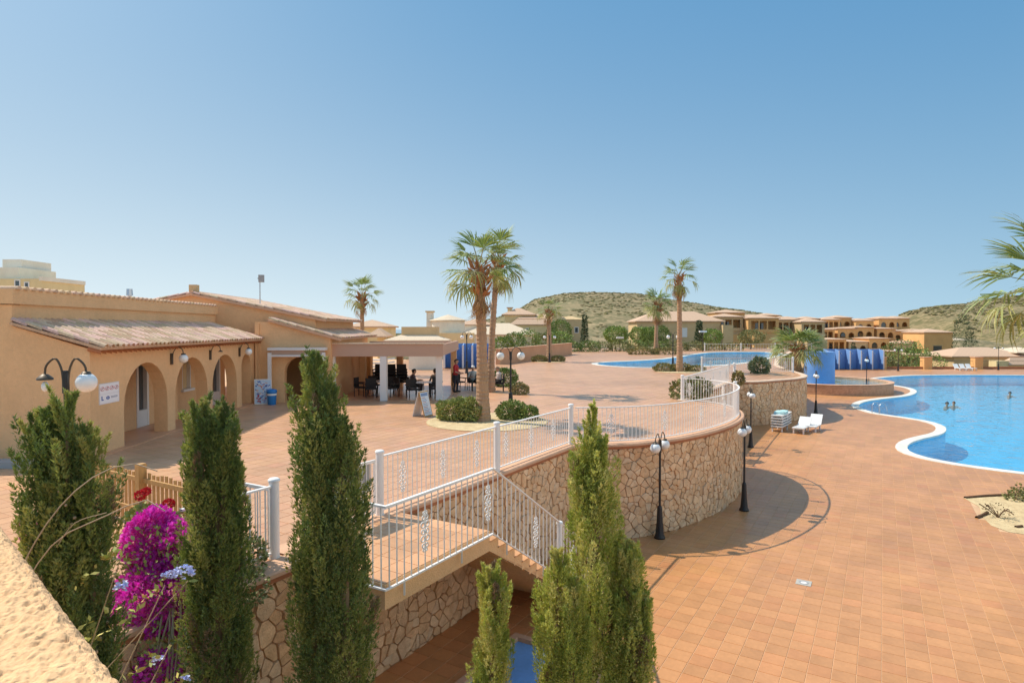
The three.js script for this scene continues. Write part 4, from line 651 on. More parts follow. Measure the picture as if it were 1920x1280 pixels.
{ // near twigs and plumbago by the parapet
  const t = thing('plumbago', 'pale blue plumbago sprays with yellow green leaves beside the near parapet', 'shrub', [-1.9, DECK, -2.9]), g = new G(), s = new G(), f = new G(); const Y = -DECK;
  const sprays = [[[-0.15, 4.8, 0.1], [0.08, 4.9, 0.05], [0.36, 5.0, 0]], [[-0.12, 4.74, 0.1], [0.1, 4.84, 0.06], [0.25, 4.98, 0]], [[0.0, 4.46, 0.15], [0.15, 4.6, 0.1], [0.30, 4.72, 0.05]], [[0.12, 4.4, 0.15], [0.24, 4.5, 0.1], [0.36, 4.58, 0.05]], [[-0.2, 4.9, 0.05], [-0.06, 5.08, 0], [0.06, 5.16, 0]]];
  sprays.forEach((c, k) => { s.tube(c.map((p, i) => i ? p : [p[0] * 0.3, 0, p[2] + 0.1]), 0.0028, 4, 8); const cv = new THREE.CatmullRomCurve3(c.map(p => V(...p))); for (let i = 0; i < 26; i++) { const q = cv.getPoint(rr(0.1, 1)); g.col = spread(pick([[0.46, 0.42, 0.08], [0.52, 0.44, 0.12], [0.3, 0.32, 0.07]]), 0.2); leafTri(g, q.x, q.y, q.z, rr(-1, 1), rr(-0.4, 1), rr(-1, 1), rr(0.025, 0.05), 0.010, rr(0, 3)); } });
  const head = (x, y, z, r, n) => { for (let i = 0; i < n; i++) { const a = rr(0, TAU), u = rr(-0.2, 1), d = V(Math.cos(a), u, Math.sin(a)).normalize(), c = V(x, y, z).addScaledVector(d, r * rr(0.7, 1)); f.col = spread([0.62, 0.66, 0.90], 0.1); for (let k = 0; k < 5; k++) { const b = k * TAU / 5; leafTri(f, c.x, c.y, c.z, Math.cos(b) + d.x * 0.5, Math.sin(b) * 0.5 + d.y * 0.7, Math.sin(b) + d.z * 0.5, 0.014, 0.006, rr(0, 3)); } } };
  head(0.34, 5.03, 0, 0.045, 46); head(0.27, 5.02, 0, 0.03, 22); head(0.06, 4.98, 0.03, 0.03, 22); head(0.24, 4.64, 0.05, 0.026, 16); head(0.37, 4.56, 0.05, 0.02, 10);
  part(t, 'stems', s, M.twig); part(t, 'leaves', g, M.leaf); part(t, 'flowers', f, M.leaf);
  const d = thing('dry_twigs', 'bare curved dry twigs in front of the broad cypress', 'branch', [-2.6, 1.6, -3.35]), b = new G();
  b.tube([[-0.6, -1.4, 0.3], [-0.02, 0.62, 0], [0.30, 0.98, 0], [0.52, 1.06, 0], [0.66, 1.02, 0]], 0.0035, 5, 24).tube([[-0.6, -1.4, 0.3], [0.05, 0.58, 0], [0.35, 0.76, 0], [0.62, 0.86, 0], [0.70, 0.80, 0]], 0.0035, 5, 24).tube([[0.1, 0.6, 0], [0.22, 0.74, 0.02], [0.4, 0.8, 0.03]], 0.002, 4, 8); part(d, 'stem', b, mat([0.50, 0.36, 0.24], { roughness: 0.9 }));
}
// planters and hedges on the plaza
function hedge(name, label, x, z, y0, list, n, size, tones, cat = 'hedge', group) { const t = thing(name, label, cat, [x, y0, z], 0, group), g = new G(), s = new G(); let tot = 0; list.forEach(b => tot += b[3] * b[4]); list.forEach(b => { blob(g, b[0], b[1], b[2], b[3], b[4], b[5], Math.round(n * b[3] * b[4] / tot), size, tones, { wide: 0.34 }); stems(s, b[0], 0, b[2], 6, b[1] + b[4] * 0.5, b[3] * 0.5); if (b !== list[0]) s.cyl([list[0][0], 0.02, list[0][2]], [b[0], 0.02, b[2]], 0.015, 0.015, 5); }); part(t, 'stems', s, M.twig); part(t, 'foliage', g, M.leaf); return t; }
beds.forEach(([x, z, r], i) => { const t = struct('planting_bed', new G().add(new THREE.CylinderGeometry(r, r, 0.03, 40), new THREE.Matrix4().makeTranslation(x, 0.015, z)), M.sand, ['sandy round bed around the nearest plaza palm', 'sandy round bed around the tall palm by the upper pool', 'sandy round bed around the palm by the low wall'][i], 'bed'); });
hedge('clipped_hedge', 'yellow green clipped hedge at the foot of the nearest plaza palm', -1.85, -22.6, 0, [[-0.25, 0.38, 0, 0.72, 0.46, 0.55], [0.35, 0.4, 0.1, 0.62, 0.46, 0.55]], 7000, 0.085, yellowGreens);
hedge('clipped_hedge', 'low green hedge around the lamp post foot beside the nearest plaza palm', 0.1, -22.9, 0, [[-0.1, 0.28, 0, 0.6, 0.38, 0.5], [0.45, 0.22, 0.1, 0.45, 0.3, 0.45]], 4200, 0.085, [...yellowGreens, ...greens]);
hedge('clipped_hedge', 'dry low hedge around the tall palm beside the upper pool', 13.0, -48.6, 0, [[-1.0, 0.25, 0.2, 0.95, 0.36, 0.6], [0.3, 0.25, 0.3, 1.0, 0.33, 0.6], [1.5, 0.2, 0, 0.8, 0.26, 0.5]], 4200, 0.11, [...dryish, ...olive]);
hedge('clipped_hedge', 'dry low hedge at the palm standing before the long low wall', 3.7, -62.2, 0, [[-0.9, 0.25, 0, 0.85, 0.38, 0.5], [0.9, 0.25, 0, 0.8, 0.34, 0.5]], 2400, 0.13, [...dryish, ...olive]);
hedge('clipped_hedge', 'ochre tinted low hedge beyond the upper pool under the leaning palm', 18.7, -79, 0, [[-2.2, 0.4, 0, 1.8, 0.6, 0.8], [0.9, 0.4, 0, 1.9, 0.55, 0.8]], 2600, 0.17, [...dryish, ...olive]);
hedge('round_bush', 'dark rounded bush behind the man seated by the palm', -0.45, -35.8, 0, [[0.05, 0.5, 0, 0.75, 0.6, 0.6]], 2400, 0.1, greens, 'bush');
hedge('round_bush', 'low green bush behind the waiter between the palm trunks', -1.75, -36.8, 0, [[0, 0.35, 0, 0.6, 0.4, 0.5]], 1200, 0.1, greens, 'bush');
hedge('round_bush', 'dry straw coloured bush beside the plaza lamp post', 0.35, -31.5, 0, [[0, 0.25, 0, 0.5, 0.34, 0.4]], 1200, 0.1, [[0.36, 0.3, 0.14], [0.28, 0.26, 0.1]], 'bush');

// fan palms
const frondGeos = (() => {
  const out = [];
  const make = (tones, droop, nseg, ang, pet, fan) => { const g = new G(); g.col = spread([0.30, 0.24, 0.07], 0.1); const n = 4; const P = (q) => [q * pet, -0.10 * q * q * pet, 0]; for (let i = 0; i < n; i++) { const a = P(i / n), b = P((i + 1) / n), w = 0.022 * (1 - 0.5 * i / n); g.quad([a[0], a[1], -w], [a[0], a[1], w], [b[0], b[1], w * 0.85], [b[0], b[1], -w * 0.85]); g.quad([a[0], a[1] - 0.015, -w], [b[0], b[1] - 0.012, -w * 0.85], [b[0], b[1], -w * 0.85], [a[0], a[1], -w]); }
    const c = P(1);
    for (let s = 0; s < nseg; s++) { const f = s / (nseg - 1) * 2 - 1, a = f * ang, L = fan * (1 - 0.28 * f * f) * rr(0.9, 1.1); g.col = spread(pick(tones), 0.2); const dr = droop * rr(0.6, 1.5);
      const Q = (q, off) => { const r = q * L, w = a + off, k = Math.pow(q, 2.2) * dr * L; return [c[0] + Math.cos(w) * r * (1 - 0.25 * q * q * dr), c[1] + 0.12 * Math.abs(Math.sin(a)) * r - k, c[2] + Math.sin(w) * r]; }; const h = ang / (nseg - 1) * 1.02;
      const fold = (p, y) => [p[0], p[1] + y, p[2]];
      g.quad(c, Q(0.5, -h), fold(Q(0.52, 0), 0.03 * fan), c); g.quad(c, fold(Q(0.52, 0), 0.03 * fan), Q(0.5, h), c);
      const m1 = Q(0.78, -h * 0.45), m2 = Q(0.78, h * 0.45), T = Q(1, rr(-0.3, 0.3) * h); g.quad(Q(0.5, -h * 0.95), m1, m2, Q(0.5, h * 0.95)); g.tri(m1, T, m2); }
    return g.build(); };
  const green = [[0.22, 0.30, 0.065], [0.29, 0.37, 0.08], [0.18, 0.26, 0.07], [0.37, 0.42, 0.11]], mix = [[0.40, 0.39, 0.10], [0.48, 0.42, 0.14], [0.31, 0.34, 0.08]], dead = [[0.48, 0.30, 0.14], [0.56, 0.37, 0.18], [0.40, 0.24, 0.11]];
  for (let i = 0; i < 4; i++) out.push(make(green, 0.3 + 0.12 * i, 20, 1.25, 0.75, 0.8)); for (let i = 0; i < 3; i++) out.push(make(mix, 0.7, 18, 1.15, 0.8, 0.75)); for (let i = 0; i < 3; i++) out.push(make(dead, 1.0, 14, 0.7, 0.7, 0.6));
  return out;
})();
function palm(label, x, y, z, h, r, scale, o = {}) {
  const t = thing('fan_palm', label, 'palm tree', [x, y, z], 0), g = new G(), lean = o.lean || [0, 0], N = 40, S = 12, top = [lean[0], h, lean[1]];
  const C = (q) => [lean[0] * q * q, q * h, lean[1] * q * q], R = (q) => r * (1 + 0.55 * Math.pow(1 - q, 6)) * (1 - 0.18 * q) * (1 + 0.05 * Math.sin(q * h * 40)) * (q > 0.86 ? 1.15 : 1);
  for (let j = 0; j < N * 2; j++) { const v = rr(0.93, 1.06); g.col = [v, v * rr(0.96, 1), v * rr(0.92, 1)]; for (let i = 0; i < S; i++) { const P = (jj, ii) => { const q = jj / N / 2, c = C(q), a = TAU * ii / S, k = R(q) * (1 + 0.09 * (hash3(jj, ii % S, 5) - 0.5)); return [c[0] + Math.cos(a) * k, c[1], c[2] + Math.sin(a) * k]; }; g.quad(P(j, i), P(j + 1, i), P(j + 1, i + 1), P(j, i + 1)); } }
  part(t, 'trunk', g, M.bark, o.trunkLabel);
  const boots = new G(); for (let i = 0; i < 70 * (o.boots ?? 1); i++) { const q = rr(0.80, 1.0), c = C(q), a = rr(0, TAU), k = r * 1.05; boots.col = spread([0.95, 0.72, 0.5], 0.25); leafTri(boots, c[0] + Math.cos(a) * k * 0.8, c[1], c[2] + Math.sin(a) * k * 0.8, Math.cos(a) * 0.6, rr(0.3, 1.4), Math.sin(a) * 0.6, rr(0.25, 0.5) * scale, 0.06 * scale, rr(0, 3)); } part(t, 'leaf_bases', boots, M.bark);
  const n = o.n || 26, nd = o.dead ?? 7; const gold = 2.39996;
  for (let i = 0; i < n + nd; i++) {
    const isDead = i >= n, q = i / n, geo = isDead ? frondGeos[7 + i % 3] : q > 0.68 ? frondGeos[4 + i % 3] : frondGeos[i % 4];
    const pitch = isDead ? rr(-1.35, -0.85) : lerp(1.32, o.low ?? -0.62, Math.pow(q, 0.85)) + rr(-0.14, 0.14), az = i * gold + rr(-0.3, 0.3), m = mesh(geo, M.leafThin); m.name = 'frond';
    m.position.set(top[0], top[1] - (isDead ? 0.25 : 0.1 * q) * scale, top[2]); m.rotation.order = 'YZX'; m.rotation.set(rr(-0.3, 0.3), az, pitch); const k = scale * rr(0.85, 1.12); m.scale.set(k, k, k); t.add(m);
  }
  return t;
}
palm('tall fan palm in the round bed with a clipped hedge, nearest on the plaza', -1.07, 0, -22.4, 5.6, 0.205, 1.22, { lean: [-0.12, 0], n: 21, dead: 9 });
palm('fan palm standing just behind the nearest plaza palm beside the seated guests', -1.12, 0, -32.5, 7.1, 0.17, 1.2, { lean: [0.42, 0.2], n: 18, dead: 9 });
palm('fan palm rising behind the pergola roof', -10.95, 0, -45, 5.8, 0.17, 1.12, { n: 17, dead: 3 });
palm('slender palm standing before the long low wall', 3.78, 0, -62.3, 5.3, 0.24, 1.1, { n: 18, dead: 6, lean: [-0.1, 0] });
palm('tall slender palm in a dry hedge beside the upper pool', 13.06, 0, -47.9, 7.4, 0.21, 1.2, { n: 17, dead: 9, lean: [-0.1, 0] });
palm('grey trunked palm with drooping fronds beyond the upper pool', 18.74, 0, -80.1, 6.4, 0.26, 1.75, { n: 24, dead: 12, lean: [0.2, 0] });
palm('stemless bushy fan palm on the round terrace behind the blue fountain', 23.3, 0, -50.2, 1.7, 0.28, 1.6, { n: 40, dead: 5, boots: 0.5, low: -0.3 });
palm('large palm with yellowing hanging fronds over the pool deck edge', 17.75, DECK, -19.9, 7.5, 0.26, 1.95, { n: 22, dead: 4, lean: [0, 0] });
// ---------- near parapet, wooden fence ----------
{
  const A = [-3.9, -4.18], Bp = [0.5, -0.09], dx = Bp[0] - A[0], dz = Bp[1] - A[1], L = Math.hypot(dx, dz), tx = dx / L, tz = dz / L, nx = -tz, nz = tx; // n points left/near side
  const sgn = (nx * -1 + nz * 1) > 0 ? 1 : -1, Y = 2.63, W = 1.1;
  const t = thing('stucco_parapet', 'rough ochre stucco parapet top close beside the camera terrace', 'wall', [A[0], DECK, A[1]]);
  const nu = 860, nv = 190, P = []; // top with rounded far edge, real relief
  const g = new THREE.BufferGeometry(), p = [], ix = [], u = [];
  for (let j = 0; j <= nv; j++) for (let i = 0; i <= nu; i++) {
    const s = L * i / nu; let v = j / nv * (W + 0.10) - 0.10, drop = 0, o = v; if (v < 0.06) { const a = clamp((0.06 - v) / 0.16, 0, 1) * 1.5; o = 0.06 - Math.sin(a) * 0.06; drop = (1 - Math.cos(a)) * 0.06; }
    const wx = A[0] + tx * s + nx * sgn * o, wz = A[1] + tz * s + nz * sgn * o; const n = (fbm(wx * 38, wz * 38, 1, 3) - 0.5) * 0.018 + (fbm(wx * 85, wz * 85, 7, 2) - 0.5) * 0.016 + (noise3(wx * 6, 3, wz * 6) - 0.5) * 0.006;
    p.push(wx - A[0], Y - drop + n - DECK, wz - A[1]); u.push(s, v);
  }
  for (let j = 0; j < nv; j++) for (let i = 0; i < nu; i++) { const a = j * (nu + 1) + i; ix.push(a, a + 1, a + nu + 2, a, a + nu + 2, a + nu + 1); }
  g.setAttribute('position', new THREE.Float32BufferAttribute(p, 3)); g.setAttribute('uv', new THREE.Float32BufferAttribute(u, 2)); g.setIndex(ix); g.computeVertexNormals(); part(t, 'plaster_top', g, M.stuccoNear);
  const c = (s, o, y) => [tx * s + nx * sgn * o, y, tz * s + nz * sgn * o], b = new G(), h = Y - DECK - 0.06; b.quad(c(0, 0, 0), c(L, 0, 0), c(L, 0, h), c(0, 0, h)); b.quad(c(0, W, 0), c(L, W, 0), c(L, W, h), c(0, W, h)); b.quad(c(0, 0, 0), c(0, W, 0), c(0, W, h), c(0, 0, h)); b.quad(c(L, 0, 0), c(L, W, 0), c(L, W, h), c(L, 0, h)); part(t, 'wall_body', b, M.stuccoNear);
}
{
  const p = ap(-2.62, -0.62), t = thing('wooden_picket_fence', 'orange brown wooden picket fence behind the bougainvillea and geraniums', 'fence', [p[0], 0, p[1]], TURN - Math.PI / 2 + Math.PI);
  // local x runs away from the railing
  const N = 36, gap = 0.125, pg = new G().box(-0.03, 0.08, -0.012, 0.03, 0.96, 0.012).build();
  for (let i = 0; i < N; i++) { const m = mesh(pg, M.wood); m.name = 'picket'; m.position.set(i * gap, 0, 0.03); m.scale.y = rr(0.98, 1.02); t.add(m); }
  for (const y of [0.28, 0.80]) part(t, 'rail', new G().box(-0.05, y, -0.02, N * gap, y + 0.075, 0.016), M.wood);
  for (const x of [2.42, 4.4, 0.1]) part(t, 'post', new G().box(x - 0.06, 0, -0.09, x + 0.06, 1.1, 0.045).box(x - 0.055, 1.1, -0.085, x + 0.055, 1.12, 0.04), M.wood);
}
// ---------- lamp posts ----------
function lamp(label, x, y, z, ry, o = {}) {
  const t = thing('lamp_post', label, 'street lamp', [x, y, z], ry, o.group), H = o.h || 1, w = o.w || 0.36;
  part(t, 'base', new G().lathe([[0, 0], [0.16, 0], [0.16, 0.05], [0.125, 0.12], [0.09, 0.5], [0.075, 0.9], [0.06, 0.95], [0.045, 0.96]], 0, 0, 0, 14), M.black);
  part(t, 'pole', new G().cyl([0, 0.9, 0], [0, 2.92 * H, 0], 0.036, 0.032, 10).cyl([0, 2.55 * H, 0], [0, 2.90 * H, 0], 0.05, 0.05, 10), M.black);
  for (const s of o.arms || [-1, 1]) {
    part(t, 'arm', new G().tube([[s * 0.03, 2.68 * H, 0], [s * 0.07, 2.98 * H, 0], [s * w * 0.5, 3.12 * H, 0], [s * w * 0.93, 3.0 * H, 0], [s * w, 2.86 * H, 0]], 0.016, 6, 16), M.iron);
    if (o.broken === s) { part(t, 'bare_bulb', new G().sphere(s * w, 2.66 * H, 0, 0.05, 12, 10, 1, 1.6, 1), M.globe, 'bare bulb without its globe'); part(t, 'socket', new G().lathe([[0, 0.06], [0.04, 0.06], [0.11, 0.0], [0.11, -0.03]], s * w, 2.8 * H, 0, 14), M.iron); continue; }
    const b = part(t, 'globe', new G().sphere(s * w, 2.72 * H, 0, 0.15, 22, 16), M.globe); part(b, 'globe_cap', new G().lathe([[0, 0.05], [0.05, 0.05], [0.08, 0.0]], s * w, 2.85 * H, 0, 12), M.iron);
  }
  return t;
}
lamp('black lamp post with two white globes against the bulging stone wall', 4.36, DECK, -18.05, 0.95);
lamp('black lamp post with two white globes at the outermost point of the bulging wall', 7.89, DECK, -20.8, 1.0);
lamp('black lamp post with one visible globe in the shaded corner between the two walls', 12.4, DECK, -31.85, 1.4, { w: 0.3 });
lamp('lamp post at the outer edge of the farther round terrace wall', 22.08, DECK, -44.6, 1.3, { w: 0.3 });
lamp('lamp post standing at the round fountain basin', 36.7, DECK, -63.6, 1.2, { h: 1.05 });
lamp('twin globe lamp beside the stucco pillar and the blue shower wall', 55.9, DECK, -89.0, 0, { h: 1.1, w: 0.5 });
lamp('twin globe lamp at the far pool edge before the low tiled houses', 72.0, DECK, -91.0, 0, { h: 1.18, w: 0.6 });
lamp('twin globe lamp rising from the low hedge beside the nearest plaza palm', -0.05, 0, -23.4, 0.2, { h: 0.86, w: 0.40 });
lamp('twin globe lamp at the upper pool beside the tall slender palm', 13.5, 0, -51.6, 0.15, { h: 0.98, w: 0.42 });
lamp('twin globe lamp in front of the slender palm by the low wall', 3.72, 0, -60.9, 0, { h: 0.92, w: 0.5 });
lamp('twin globe lamp beside the blue shower wall behind the waiter', -3.4, 0, -46.2, 0.2, { h: 1.0, w: 0.34 });
lamp('lamp post with one globe and one bare bulb in front of the arched porch', -6.9, 0, -9.5, 0.1, { h: 0.94, w: 0.30, broken: -1 });
// flat headed garden lights
[[15.8, -90, 1.9, 'flat white headed garden light before the round trees'], [27.6, -89, 2.8, 'flat white headed garden light beside the dark slim cypress']].forEach(([x, z, h, l]) => { const t = thing('garden_light', l, 'street lamp', [x, 0, z]); part(t, 'pole', new G().cyl([0, 0, 0], [0, h, 0], 0.05), M.iron); part(t, 'head', new G().box(-0.5, h, -0.3, 0.5, h + 0.22, 0.3), M.white); });

// ---------- blue shower walls, fountain ----------
function showers(label, x, y, z, ry, n, w, h, dp) {
  const t = thing('shower_wall', label, 'shower', [x, y, z], ry); part(t, 'back_wall', new G().box(0, 0.001, -0.12, n * w, h, 0), M.blueWall);
  for (let i = 0; i <= n; i++) { const s = part(t, 'partition', wallShape([[0, 0], [dp, 0], [dp, h * 0.94], [0, h + 0.02]], [], 0.1).rotateY(-Math.PI / 2).translate(i * w - 0.0, 0, 0.002), M.blueWall); part(s, 'partition_edge', new G().box(i * w - 0.03, 0, dp + 0.003, i * w + 0.13, h * 0.94, dp + 0.05), M.blueEdge); }
  for (let i = 0; i < n; i++) part(t, 'shower_head', new G().cyl([(i + 0.55) * w, h * 0.82, 0], [(i + 0.55) * w, h * 0.82, 0.25], 0.02).cyl([(i + 0.55) * w, h * 0.82, 0.25], [(i + 0.55) * w, h * 0.76, 0.3], 0.05), M.metal);
  part(t, 'shower_tray', new G().box(-0.1, 0.012, 0, n * w + 0.2, 0.06, dp + 0.1), M.redtrim); return t;
}
showers('blue shower wall with slanted partitions on the upper terrace behind the waiter', -5.7, 0, -52.4, 0.0, 5, 0.78, 2.1, 1.1);
showers('blue shower wall of five cubicles at the far end of the lower pool deck', 46.9, DECK, -92.6, 0, 5, 1.66, 3.05, 1.2);
{
  const t = thing('round_fountain', 'blue cylindrical fountain rising from a round brick edged basin', 'fountain', [BASIN[0], DECK, BASIN[1]]), R = 5.9;
  part(t, 'basin_wall', new G().lathe([[R - 0.4, 0.1], [R - 0.4, 0.92], [R - 0.38, 0.95], [R, 0.95], [R + 0.03, 0.9], [R, 0.86], [R, 0]], 0, 0, 0, 80), mat([0.62, 0.36, 0.22], { map: T.rock, roughness: 0.9 })); part(t, 'basin_rim', new G().lathe([[R - 0.42, 0.951], [R - 0.42, 1.0], [R + 0.06, 1.0], [R + 0.06, 0.951]], 0, 0, 0, 80), M.coping);
  part(t, 'basin_floor', new G().lathe([[0, 0.12], [R - 0.4, 0.12]], 0, 0, 0, 60), M.poolTile); part(t, 'water', new G().lathe([[1.42, 0.82], [R - 0.41, 0.82]], 0, 0, 0, 60), M.water);
  part(t, 'drum', new G().lathe([[1.4, 0.1], [1.4, 3.82], [1.36, 3.86], [1.24, 3.86], [1.22, 3.6]], -0.7, 0, 0.2, 48), M.blueWall); part(t, 'drum_water', new G().lathe([[0, 3.74], [1.23, 3.74]], -0.7, 0, 0.2, 36), mat([0.12, 0.5, 0.55], { roughness: 0.05 }));
}
{ // foot bath below the stairs
  const t = thing('foot_bath', 'sunken blue mosaic foot bath with a terracotta rim below the stairs', 'foot bath', [0.45, DECK, -11.1], TURN - Math.PI / 2); const x0 = -0.75, x1 = 0.75, z0 = -0.6, z1 = 1.6;
  part(t, 'rim', new G().box(x0 - 0.14, 0.011, z0 - 0.14, x1 + 0.14, 0.12, z0).box(x0 - 0.14, 0.011, z1, x1 + 0.14, 0.12, z1 + 0.14).box(x0 - 0.14, 0.011, z0, x0, 0.12, z1).box(x1, 0.011, z0, x1 + 0.14, 0.12, z1), M.coping); part(t, 'mosaic_floor', new G().box(x0, 0.0115, z0, x1, 0.04, z1), M.mosaic);
}
// ---------- pool deck details ----------
{
  const t = thing('drain_cover', 'square grey skimmer cover set into the deck tiles', 'drain cover', [7.1, DECK + 0.009, -14.85], TURN); part(t, 'plate', new G().box(-0.17, 0, -0.17, 0.17, 0.008, 0.17), mat([0.55, 0.52, 0.46], { map: T.mottle, roughness: 0.7 })); part(t, 'ring', new G().lathe([[0.075, 0.0085], [0.075, 0.013], [0.115, 0.013], [0.115, 0.0085]], 0, 0, 0, 24), M.grey); part(t, 'lid', new G().lathe([[0, 0.0095], [0.07, 0.0095]], 0, 0, 0, 20), M.white);
  const l = thing('pool_ladder', 'curved steel handrails of the pool ladder', 'ladder', [26.5, DECK, -44.4], 0.3); for (const z of [-0.3, 0.3]) part(l, 'handrail', new G().tube([[-0.25, 0, z], [-0.22, 0.6, z], [0.0, 0.82, z], [0.35, 0.6, z], [0.55, -0.1, z], [0.58, -1.1, z]], 0.024, 7, 24), M.metal); for (const y of [-0.3, -0.6, -0.9]) part(l, 'rung', new G().cyl([0.57, y, -0.3], [0.57, y, 0.3], 0.02), M.metal);
  struct('sand_bed', flat(sandPoly, DECK + 0.012), M.sand, 'bare sandy bed beside the pool deck tiles', 'bed');
  const e = thing('timber_edging', 'dark timber edging along the sandy bed', 'edging', [16.6, DECK, -22.35]); part(e, 'plank', new G().tube([[-0.1, 0.03, 0.05], [1.0, 0.04, -0.2], [3.2, 0.04, -0.38], [7, 0.04, -0.5]], 0.05, 6, 20), M.woodDark);
  const e2 = thing('timber_edging', 'short broken timber edging at the near tip of the sandy bed', 'edging', [15.2, DECK, -19.95]); part(e2, 'plank', new G().tube([[-0.05, 0.03, 0], [0.35, 0.04, -0.25], [0.7, 0.05, -0.5]], 0.05, 6, 8), M.woodDark); part(e2, 'stub', new G().tube([[0.45, 0.03, 0.95], [0.7, 0.04, 0.9]], 0.045, 6, 4), M.woodDark);
  const d = thing('dead_shrub', 'dry brown branching shrub on the sandy bed', 'shrub', [15.9, DECK + 0.01, -20.0]), b = new G(); for (let i = 0; i < 9; i++) { const a = rr(0, TAU), q = rr(0.2, 0.55); b.tube([[0, 0, 0], [Math.cos(a) * q * 0.5, rr(0.12, 0.3), Math.sin(a) * q * 0.5], [Math.cos(a) * q, rr(0.12, 0.45), Math.sin(a) * q]], 0.016, 4, 5); } part(d, 'branches', b, M.woodDark); const lf = new G(); blob(lf, 0, 0.25, 0, 0.4, 0.2, 0.4, 120, 0.06, [[0.12, 0.10, 0.04], [0.2, 0.14, 0.06]]); part(d, 'leaves', lf, M.leaf);
  hedge('small_shrub', 'sparse green shrub at the timber edging of the sandy bed', 18.2, -22.1, DECK, [[0, 0.12, 0, 0.45, 0.22, 0.3], [0.1, 0.25, 0, 0.2, 0.3, 0.2]], 420, 0.09, olive, 'shrub');
  // stacked white loungers by the terrace wall
  const lo = (label, x, y, z, ry, group, back) => { const t = thing('white_lounger', label, 'lounger', [x, y, z], ry, group); part(t, 'bed', new G().box(-0.95, 0.30, -0.33, 0.4, 0.36, 0.33), M.plastic); const bk = part(t, 'backrest', new G().box(0, 0, -0.33, 0.72, 0.05, 0.33), M.plastic); bk.position.set(0.4, 0.315, 0); bk.rotation.z = back; for (const sx of [-0.8, 0.3]) for (const sz of [-0.27, 0.27]) part(t, 'leg', new G().box(sx - 0.05, 0.0, sz - 0.035, sx + 0.05, 0.299, sz + 0.035), M.plastic); for (let i = 0; i < 6; i++) part(t, 'slat', new G().box(-0.9 + i * 0.21, 0.361, -0.3, -0.76 + i * 0.21, 0.372, 0.3), M.plastic); return t; };
  for (let i = 0; i < 5; i++) lo('white plastic lounger, ' + ['lowest', 'second from the ground', 'third from the ground', 'fourth from the ground', 'topmost'][i] + ' in the stack by the rubble wall', 16.35, DECK + 0.01 + i * 0.16, -37.3, 0.9, 'loungers stacked by the terrace wall', 0.05);
  lo('white plastic lounger standing before the lounger stack with its backrest raised', 17.3, DECK + 0.01, -36.6, 0.9, null, 0.7); lo('white plastic lounger standing beside the lounger stack toward the wall lamp', 18.3, DECK + 0.01, -37.2, 0.9, null, 0.9); for (let i = 0; i < 3; i++) lo('white lounger piled beside the far stucco pillar at the pool end', 65.5 + i * 0.9, DECK + 0.02, -90.2, 1.5, 'loungers at the far pool end', 0.9);
  const c = thing('towel_cover', 'pale turquoise cover lying on the stacked loungers', 'cover', [16.35, DECK + 1.06, -37.3], 0.9), cg = new THREE.BoxGeometry(0.9, 0.14, 0.6, 8, 2, 6); { const P = cg.attributes.position; for (let i = 0; i < P.count; i++) P.setY(i, P.getY(i) + 0.08 * noise3(P.getX(i) * 4, 1, P.getZ(i) * 4)); cg.computeVertexNormals(); } part(c, 'folded_cloth', cg, mat([0.45, 0.70, 0.72], { roughness: 0.9 }));
}
{ // things seen through and beside the pergola
  const w = thing('white_garden_wall', 'low whitewashed wall seen between the pergola posts', 'wall', [-6.9, 0, -50.2]); part(w, 'wall_body', new G().box(-1.5, 0, -0.15, 1.1, 1.3, 0.15), M.pale); part(w, 'wall_cap', new G().box(-1.56, 1.301, -0.2, 1.16, 1.37, 0.2), M.white);
  for (let k = 0; k < 5; k++) { const t = thing('pool_lounger', 'white lounger, ' + ['lowest', 'second from the ground', 'third from the ground', 'fourth from the ground', 'topmost'][k] + ' in the pile behind the pergola', 'lounger', [-9.4, 0.01 + k * 0.24, -43.5], 0.2, 'loungers piled behind the pergola'); part(t, 'bed', new G().box(-0.95, 0.16, -0.33, 0.4, 0.22, 0.33), M.plastic); const b = part(t, 'backrest', new G().box(0, 0, -0.33, 0.7, 0.05, 0.33), M.plastic); b.position.set(0.4, 0.17, 0); b.rotation.z = 0.12; for (const sx of [-0.8, 0.3]) part(t, 'leg', new G().box(sx - 0.05, 0, -0.3, sx + 0.05, 0.159, 0.3), M.plastic); }
  const k = thing('grey_kerb', 'grey concrete kerb at the foot of the clubhouse end wall', 'kerb', [-12.9, 0, -15.0]); part(k, 'kerb_stone', new G().box(-1.6, 0.01, -0.25, 1.0, 0.16, 0.2), M.grey); part(k, 'marker_post', new G().box(0.1, 0.161, -0.05, 0.2, 0.5, 0.05), M.white);
}
// far pool end: pillars and low wall
[56.0, 62.9, 70.6].forEach((x, i) => { const t = thing('stucco_pillar', ['orange stucco pillar beside the far blue shower wall', 'orange stucco pillar behind the far pool edge near the white loungers', 'orange stucco pillar before the low tiled house'][i], 'pillar', [x, DECK, -93.4]); part(t, 'shaft', new G().box(-0.6, 0, -0.5, 0.6, 1.75, 0.5), M.ochre); part(t, 'cap', new G().box(-0.68, 1.751, -0.58, 0.68, 1.87, 0.58), M.coping); });
{ const t = thing('low_boundary_wall', 'low reddish boundary wall with thin rail along the far pool deck', 'wall', [56.6, DECK, -93.4]); part(t, 'kerb', new G().box(0.01, 0, -0.2, 5.69, 0.35, 0.2).box(6.91, 0, -0.2, 13.39, 0.35, 0.2).box(14.61, 0, -0.2, 40, 0.35, 0.2), M.redtrim); part(t, 'hand_rail', new G().cyl([0, 1.2, 0], [40, 1.2, 0], 0.02), M.iron); }
